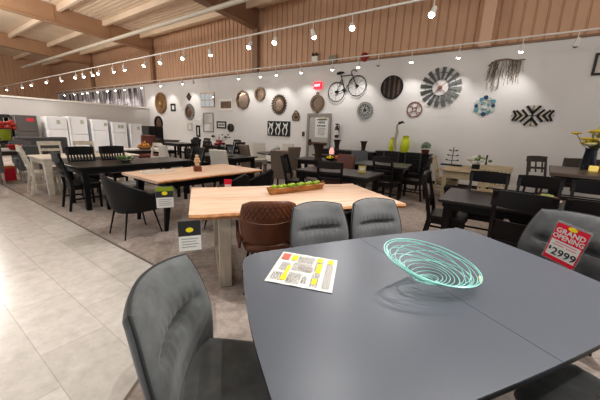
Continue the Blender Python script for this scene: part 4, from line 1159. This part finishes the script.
framed('small dark diamond shaped mirror above the round ornate mirror', -14.26, 2.98, .3, .3, .07, M_darkframe, M_mirror, 'mirror', rot=PI/4)
framed('small white diamond shaped frame left of the round ornate mirror', -14.95, 2.52, .28, .28, .05, M_whitewall, M_paper, rot=PI/4)
t = decor('ornate_mirror', 'round ornate silver mirror with scalloped rim in the left wall group', 'mirror', -14.26, 2.22)
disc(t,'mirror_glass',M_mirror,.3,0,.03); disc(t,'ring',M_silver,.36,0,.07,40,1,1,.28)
b = MB(); b.M = WR.copy()
for k in range(16): b.ball((.37*math.cos(k*PI/8),.37*math.sin(k*PI/8),.03), .06, 8, .6, 5)
b.build('scallops', M_silver, t)
t = decor('square_mirror', 'square frameless mirror panel reflecting warm lights, above the tall mirror', 'mirror', -12.75, 2.78)
MB().box(-.53,.53,-.03,0,-.34,.34).build('backing', mat('gilt',(170,140,100),.4,metal=.5,noise=(8,.3)), t)
b = MB()
for i in range(3):
    for j in range(2): b.box(-.5+i*.34,-.18+i*.34,-.04,-.031,-.31+j*.32,-.02+j*.32)
b.build('mirror_glass', M_mirror_l, t)
framed('tall rectangular silver mirror below the square mirror', -12.75, 1.7, .8, .95, .04, M_silver, M_mirror_l, 'mirror', name='tall_mirror')
framed('small cream framed print low between the ornate mirror and the tall mirror', -14.3, 1.45, .4, .4, .06, mat('frame_cream',(190,178,160),.5), M_paper)
framed('small horizontal white certificate frame beside the tall mirror', -13.55, 1.72, .56, .3, .04, M_whitewall, M_paper)
framed('narrow upright black frame with white print beside the tall mirror', -13.6, 1.24, .3, .58, .08, M_blackmetal, M_paper)
framed('wide white framed brown print left of the octagonal mirror', -11.4, 2.53, .95, .52, .07, M_whitewall, mat('mat_cream',(220,214,204),.7), content=mat('sepia_print',(120,98,82),.7,noise=(6,.4)), mat_w=.04)
framed('small dark frame with two pale photos below the white framed brown print', -11.75, 1.6, .68, .34, .07, M_darkframe, M_paper, content=mat('photo_grey',(140,138,136),.6,noise=(5,.4)), mat_w=.05)
oval_mirror('round_plaque', 'small round dark and gold plaque below the octagonal mirror', -11.08, 1.48, .4, .38, M_darkframe, .1, 'plaque')
oval_mirror('octagonal_mirror', 'octagonal dark framed mirror left of the small round bronze mirror', -10.25, 2.72, .84, .84, M_bronze, .08, seg=8)
oval_mirror('round_mirror', 'small round bronze framed mirror between the octagonal and the sunburst mirrors', -9.2, 2.93, .6, .56, M_bronze, .1)
t = decor('sunburst_mirror', 'bronze sunburst mirror with a jagged leaf rim above the black and white print', 'mirror', -8.14, 2.49)
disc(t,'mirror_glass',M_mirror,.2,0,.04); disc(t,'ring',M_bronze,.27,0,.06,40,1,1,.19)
b = MB()
for k in range(22):
    a = k*2*PI/22; b.M = Matrix.Rotation(a,4,'Y'); b.f([b.v((-.035,-.03,.24)),b.v((.035,-.03,.24)),b.v((.045,-.04,.33)),b.v((0,-.05,.42)),b.v((-.045,-.04,.33))]); b.f([b.v((-.035,-.001,.24)),b.v((-.045,-.001,.33)),b.v((0,-.001,.42)),b.v((.045,-.001,.33)),b.v((.035,-.001,.24))])
b.build('leaf_rays', mat('dark_bronze',(74,60,48),.5,metal=.4,noise=(12,.3)), t)
t = decor('wall_sconce', 'small bronze scrolled wall plaque left of the exit door', 'wall decor', -7.25, 2.01)
MB().box(-.15,.15,-.03,0,-.16,.14).build('plate', M_bronze, t, bevel=.01)
b = MB(); b.M = WR.copy()
for s in (-1,1): b.tube([(s*.15,-.14,.03),(s*.18,0,.03),(s*.1,.14,.03),(s*.05,.2,.03),(0,.24,.03)], .018, 6)
b.ball((0,0,.04), .07, 10, .6, 6); b.build('scrollwork', M_bronze, t)
t = decor('canvas_picture', 'wide black and white abstract canvas print low on the back wall', 'picture', -8.14, 1.52)
MB().box(-.6,.6,-.04,0,-.3,.3).build('canvas', mat('print_black',(22,22,22),.6), t)
b = MB(); rn = random.Random(15)
for x0 in (-.4,0,.38):
    b.M = Matrix.Translation((x0,-.043,0)) @ WR @ Matrix.Diagonal((1,1,.15,1))
    b.tube([(-.1,-.26,0),(-.14,-.05,0),(-.04,.1,0),(-.12,.24,0)], [.02,.035,.03,.02], 6); b.tube([(.02,-.26,0),(.1,-.08,0),(.04,.05,0),(.12,.25,0)], [.035,.03,.045,.02], 6); b.ball((.0,.16,0),.05,8,.3,5)
b.build('white_strokes', M_paper, t)
t = decor('round_mirror', 'round silver framed mirror shaped like a pocket watch above the exit door', 'mirror', -6.27, 2.5)
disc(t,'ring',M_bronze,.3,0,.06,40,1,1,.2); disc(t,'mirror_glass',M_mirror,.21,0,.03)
b = MB(); b.M = WR.copy(); b.tube([(.05*math.cos(2*PI*i/16),.34+.05*math.sin(2*PI*i/16),.03) for i in range(16)], .014, 6, closed=True); b.tube([(0,.28,.03),(0,.31,.03)], .02, 6); b.build('crown_loop', M_bronze, t)
b = MB(); b.box(-.05,.05,-.06,0,-.4,-.3); b.build('pendant', M_bronze, t)
t = decor('wall_clock', 'round grey clock with filigree metal face below the bicycle', 'clock', -4.33, 2.23)
disc(t,'ring',M_silver,.28,0,.05,40,1,1,.2); disc(t,'face',mat('clock_grey',(104,108,108),.5,noise=(14,.4)),.21,0,.02)
b = MB(); b.M = WR.copy()
for k in range(12):
    a = k*PI/6; b.tube([(.08*math.cos(a),.08*math.sin(a),.03),(.19*math.cos(a+.2),.19*math.sin(a+.2),.03)], .008, 5)
b.tube([(.08*math.cos(2*PI*i/20),.08*math.sin(2*PI*i/20),.03) for i in range(20)], .01, 5, closed=True); b.build('filigree', M_whitewall, t)
b = MB(); b.box(-.006,.006,-.045,-.04,-.01,.14); b.box(-.01,.1,-.045,-.04,-.006,.006); b.build('hands', M_blackmetal, t)
t = decor('striped_wall_disc', 'round dark brown vertical striped wood disc right of the bicycle', 'wall decor', -3.47, 2.93)
disc(t,'disc',mat('stripe_dark',(34,28,28),.6),.35,0,.03); 
b = MB()
for x0 in (-.24,-.08,.08,.22):
    hh = math.sqrt(.34**2-(abs(x0)+.03)**2); b.box(x0-.03,x0+.03,-.038,-.031,-hh,hh)
b.build('stripes', mat('stripe_brown',(92,74,64),.6,noise=(20,.3)), t); disc(t,'rim',M_blackmetal,.36,0,.045,48,1,1,.335)
t = decor('hanging_wheel', 'small rusty wire wheel with crossed loops below the striped disc', 'wall decor', -2.69, 2.25)
b = MB(); b.M = WR.copy()
b.tube([(.22*math.cos(2*PI*i/32),.22*math.sin(2*PI*i/32),.02) for i in range(32)], .016, 6, closed=True); b.build('rim', M_rust, t)
b = MB(); b.M = WR.copy(); b.tube([(.06*math.cos(2*PI*i/20),.06*math.sin(2*PI*i/20),.02) for i in range(20)], .012, 6, closed=True)
for k in range(4):
    a = PI/4+k*PI/2; c, s = math.cos(a), math.sin(a)
    for sg_ in (-1,1): b.tube([(.06*c,.06*s,.02),(.13*c-sg_*.02*s,.13*s+sg_*.02*c,.02),(.21*c-sg_*.05*s,.21*s+sg_*.05*c,.02)], .008, 5)
b.build('loops', M_rust, t)
# windmill
t = decor('windmill_wheel', 'large galvanized metal windmill wheel on the back wall', 'wall decor', -2.02, 2.86)
b = MB(); b.M = WR.copy()
for r0 in (.24,.42): b.tube([(r0*math.cos(2*PI*i/48),r0*math.sin(2*PI*i/48),.03) for i in range(48)], .008, 5, closed=True)
b.build('hoops', M_galv, t)
for k in range(16):
    a = k*2*PI/16+.1
    b = MB(); b.M = Matrix.Rotation(a,4,'Y')
    z0, z1 = .22, .56; w0, w1 = .028, .06
    for (ya, yb, yc, yd) in ((-.02,-.045,-.02,-.06),):
        v0 = [b.v((-w0,ya,z0)),b.v((w0,yb,z0)),b.v((w1,yd,z1)),b.v((-w1,yc,z1))]; v1 = [b.v((-w0,ya+.006,z0)),b.v((w0,yb+.006,z0)),b.v((w1,yd+.006,z1)),b.v((-w1,yc+.006,z1))]
        b.f(v0); b.f(v1[::-1])
        for i in range(4): b.f([v0[i],v0[(i+1)%4],v1[(i+1)%4],v1[i]])
    b.build('blade', M_galv, t)
b = MB(); b.M = WR.copy()
for k in range(4):
    a = PI/4+k*PI/2; b.tube([(0,0,.04),(.25*math.cos(a),.25*math.sin(a),.03)], .008, 5)
b.build('spokes', M_rust, t); disc(t,'hub',M_rust,.05,0,.08,16)
# blue capiz cluster
t = decor('wall_cluster', 'ring of blue teal and clear discs on the wall below the twig hanging', 'wall decor', -.82, 2.33)
rn = random.Random(30); bb = [MB(), MB(), MB()]
for k in range(12):
    a = k*PI/6; r0 = .22 if k%2 else .2; M0 = Matrix.Translation((r0*math.cos(a),0,r0*math.sin(a))) @ WR
    q = bb[k%3]; q.M = M0; q.lathe([(0,.01),(.045+.01*(k%2),.01),(.045+.01*(k%2),.025),(0,.03)],14)
for k in range(6):
    a = k*PI/3+.3; q = bb[2 if k%2 else 1]; q.M = Matrix.Translation((.1*math.cos(a),0,.1*math.sin(a))) @ WR; q.lathe([(0,.02),(.035,.02),(.035,.03),(0,.03)],14)
bb[0].build('dark_blue_glass', mat('capiz_navy',(34,70,100),.25), t); bb[1].build('teal_glass', mat('capiz_teal',(96,152,164),.25), t); bb[2].build('pale_glass', mat('capiz_pale',(186,200,196),.25), t)
b = MB(); b.M = WR.copy()
for r0 in (.1,.21): b.tube([(r0*math.cos(2*PI*i/32),r0*math.sin(2*PI*i/32),.008) for i in range(32)], .006, 5, closed=True)
b.build('wire_rings', M_silver, t)
# twig hanging
t = decor('twig_hanging', 'hanging of dangling driftwood twigs on a bent branch high on the wall', 'wall decor', -.5, 3.1)
b = MB(); b.tube([(-.4,-.05,.24),(-.25,-.06,.36),(0,-.05,.38),(.2,-.05,.33),(.4,-.05,.34)], [.012,.02,.022,.02,.01], 7); b.build('branch', M_twig, t)
b = MB(); rn = random.Random(21)
for i in range(60):
    x0 = rn.uniform(-.34,.34); L_ = rn.uniform(.35,.8)*(1 if abs(x0+.1) < .2 else .75); pts = [(x0,-.05,.34)]; x = x0
    for s in range(5): x += rn.uniform(-.035,.03); pts.append((x, -.05+rn.uniform(-.03,.03), .34-L_*(s+1)/5))
    b.tube(pts, .0045, 4)
b.build('dangling_twigs', M_twig, t)
# arrows
t = decor('arrow_wall_art', 'black and white geometric wooden arrow wall art at the right', 'wall decor', .27, 2.07)
b = MB(); b.M = Matrix.Identity(4)
def strip(b, p, q, w, y0=-.03, y1=-.015):
    p = Vector((p[0],0,p[1])); q = Vector((q[0],0,q[1])); d_ = (q-p).normalized(); n_ = Vector((-d_.z,0,d_.x))*w/2
    v0 = [b.v((a.x,y0,a.z)) for a in (p-n_,q-n_,q+n_,p+n_)]; v1 = [b.v((a.x,y1,a.z)) for a in (p-n_,q-n_,q+n_,p+n_)]
    b.f(v0); b.f(v1[::-1])
    for i in range(4): b.f([v0[i],v0[(i+1)%4],v1[(i+1)%4],v1[i]])
wb = MB()
for s in (-1,1):
    for k, x0 in enumerate((.12,.24,.36)):
        for sz in (-1,1): strip(b, (s*(x0-.02),0), (s*(x0+.11 if k<2 else x0+.05),sz*(.13 if k else .15)), .05)
        for sz in (-1,1): strip(wb, (s*(x0+.04),0), (s*(x0+.15 if k<2 else x0+.04),sz*(.12 if k<2 else .02)), .045, -.025, -.012)
for sz in (-1,1):
    for s in (-1,1): strip(b, (0,sz*.06),(s*.14,sz*.24),.055); strip(wb,(0,sz*.16),(s*.09,sz*.25),.05,-.025,-.012)
strip(b,(0,-.09),(0,.09),.035)
b.build('black_chevrons', mat('chevron_black',(30,26,26),.6), t); wb.build('pale_chevrons', mat('chevron_pale',(196,186,172),.7), t)
b = MB(); b.prism([(-.44,-.001),(-.44,-.01),(.44,-.01),(.44,-.001)], -.01, .01); b.prism([(-.01,-.001),(-.01,-.01),(.01,-.01),(.01,-.001)], -.26, .26); b.build('backing_strips', M_greywood, t)
framed('dark framed picture cut by the right edge high on the wall', 1.38, 3.21, .36, .48, .05, M_darkframe, M_cream)
# bicycle
t = decor('bicycle', 'black metal bicycle wall sculpture hung above the grey door', 'bicycle', -5.08, 3.0)
t.rotation_euler = (0, -R(12), 0)
Yb = -.06
def hoop(cx, cz, r, name):
    o_ = MB(); o_.tube([(cx+r*math.cos(2*PI*i/40), Yb, cz+r*math.sin(2*PI*i/40)) for i in range(40)], .014, 6, closed=True); w_ = o_.build(name, M_blackmetal, t)
    o_ = MB()
    for k in range(10): a = k*PI/5; o_.tube([(cx,Yb,cz),(cx+r*math.cos(a),Yb,cz+r*math.sin(a))], .0035, 4)
    o_.build('spokes', M_blackmetal, w_)
    o_ = MB(); o_.M = Matrix.Translation((cx,Yb+.03,cz)) @ WR; o_.lathe([(0,0),(.045,0),(.045,.06),(0,.06)],12); o_.build('hub', M_blackmetal, w_)
hoop(-.4,-.05,.33,'wheel'); hoop(.4,-.05,.33,'wheel')
b = MB(); rr = .015
bb_ = (-.08,Yb,-.07); st = (-.14,Yb,.42); hd = (.27,Yb,.36); hd2 = (.3,Yb,.26); ra = (-.4,Yb,-.05); fa = (.4,Yb,-.05)
for p, q in ((bb_,st),(st,hd),(hd2,bb_),(bb_,ra),(ra,(-.12,Yb,.34)),(hd,hd2)): b.tube([p,q], rr, 6)
b.build('frame', M_blackmetal, t)
MB().tube([hd2,(.34,Yb,.12),fa], rr, 6).build('fork', M_blackmetal, t)
b = MB(); b.tube([hd,(.25,Yb,.46)], rr, 6); b.tube([(.25,Yb,.46),(.33,Yb,.5),(.42,Yb,.47),(.45,Yb,.4)], .014, 6); b.build('handlebar', M_blackmetal, t)
b = MB(); b.tube([st,(-.15,Yb,.52)], rr, 6); b.build('seat_post', M_blackmetal, t)
MB().tube([(-.28,Yb,.55),(-.16,Yb,.55),(-.02,Yb,.52)], [.045,.04,.02], 8).build('saddle', M_blackmetal, t)
b = MB(); b.M = Matrix.Translation(bb_) @ WR; b.lathe([(0,.01),(.07,.01),(.07,.02),(0,.02)],16); b.build('crank', M_blackmetal, t)

# ------------------------------------------------------------------ ambient light
w = bpy.data.worlds.new('world'); bpy.context.scene.world = w; w.use_nodes = True
bg = w.node_tree.nodes['Background']; bg.inputs[0].default_value = (.97,.985,1,1); bg.inputs[1].default_value = .6
def area(x, y, z, sx, sy, e, rot=(0,0,0)):
    L = bpy.data.lights.new('ceiling_fluorescent','AREA'); L.shape = 'RECTANGLE'; L.size = sx; L.size_y = sy; L.energy = e; L.color = (1,.95,.88)
    o = bpy.data.objects.new('ceiling_fluorescent', L); C.objects.link(o); o.location = (x,y,z); o.rotation_euler = rot
sc = bpy.context.scene
sc.view_settings.view_transform = 'Standard'
sc.view_settings.exposure = -.05
try: sc.view_settings.look = 'Medium High Contrast'
except Exception: pass
for (x,y,z,e) in ((-4,-.5,5.4,50),(-9,-.5,5.4,90),(-15,1.2,4.4,480),(-20,1.0,4.8,300),(0,3.0,5.2,70),(3.5,4.5,5.2,80)):  # added out-of-view fill lights brightening ceiling, upper walls and far left
    L = bpy.data.lights.new('added_fill_light','POINT'); L.energy = e; L.color = (1,.98,.96); L.shadow_soft_size = .25
    o = bpy.data.objects.new('added_fill_light', L); C.objects.link(o); o.location = (x,y,z)
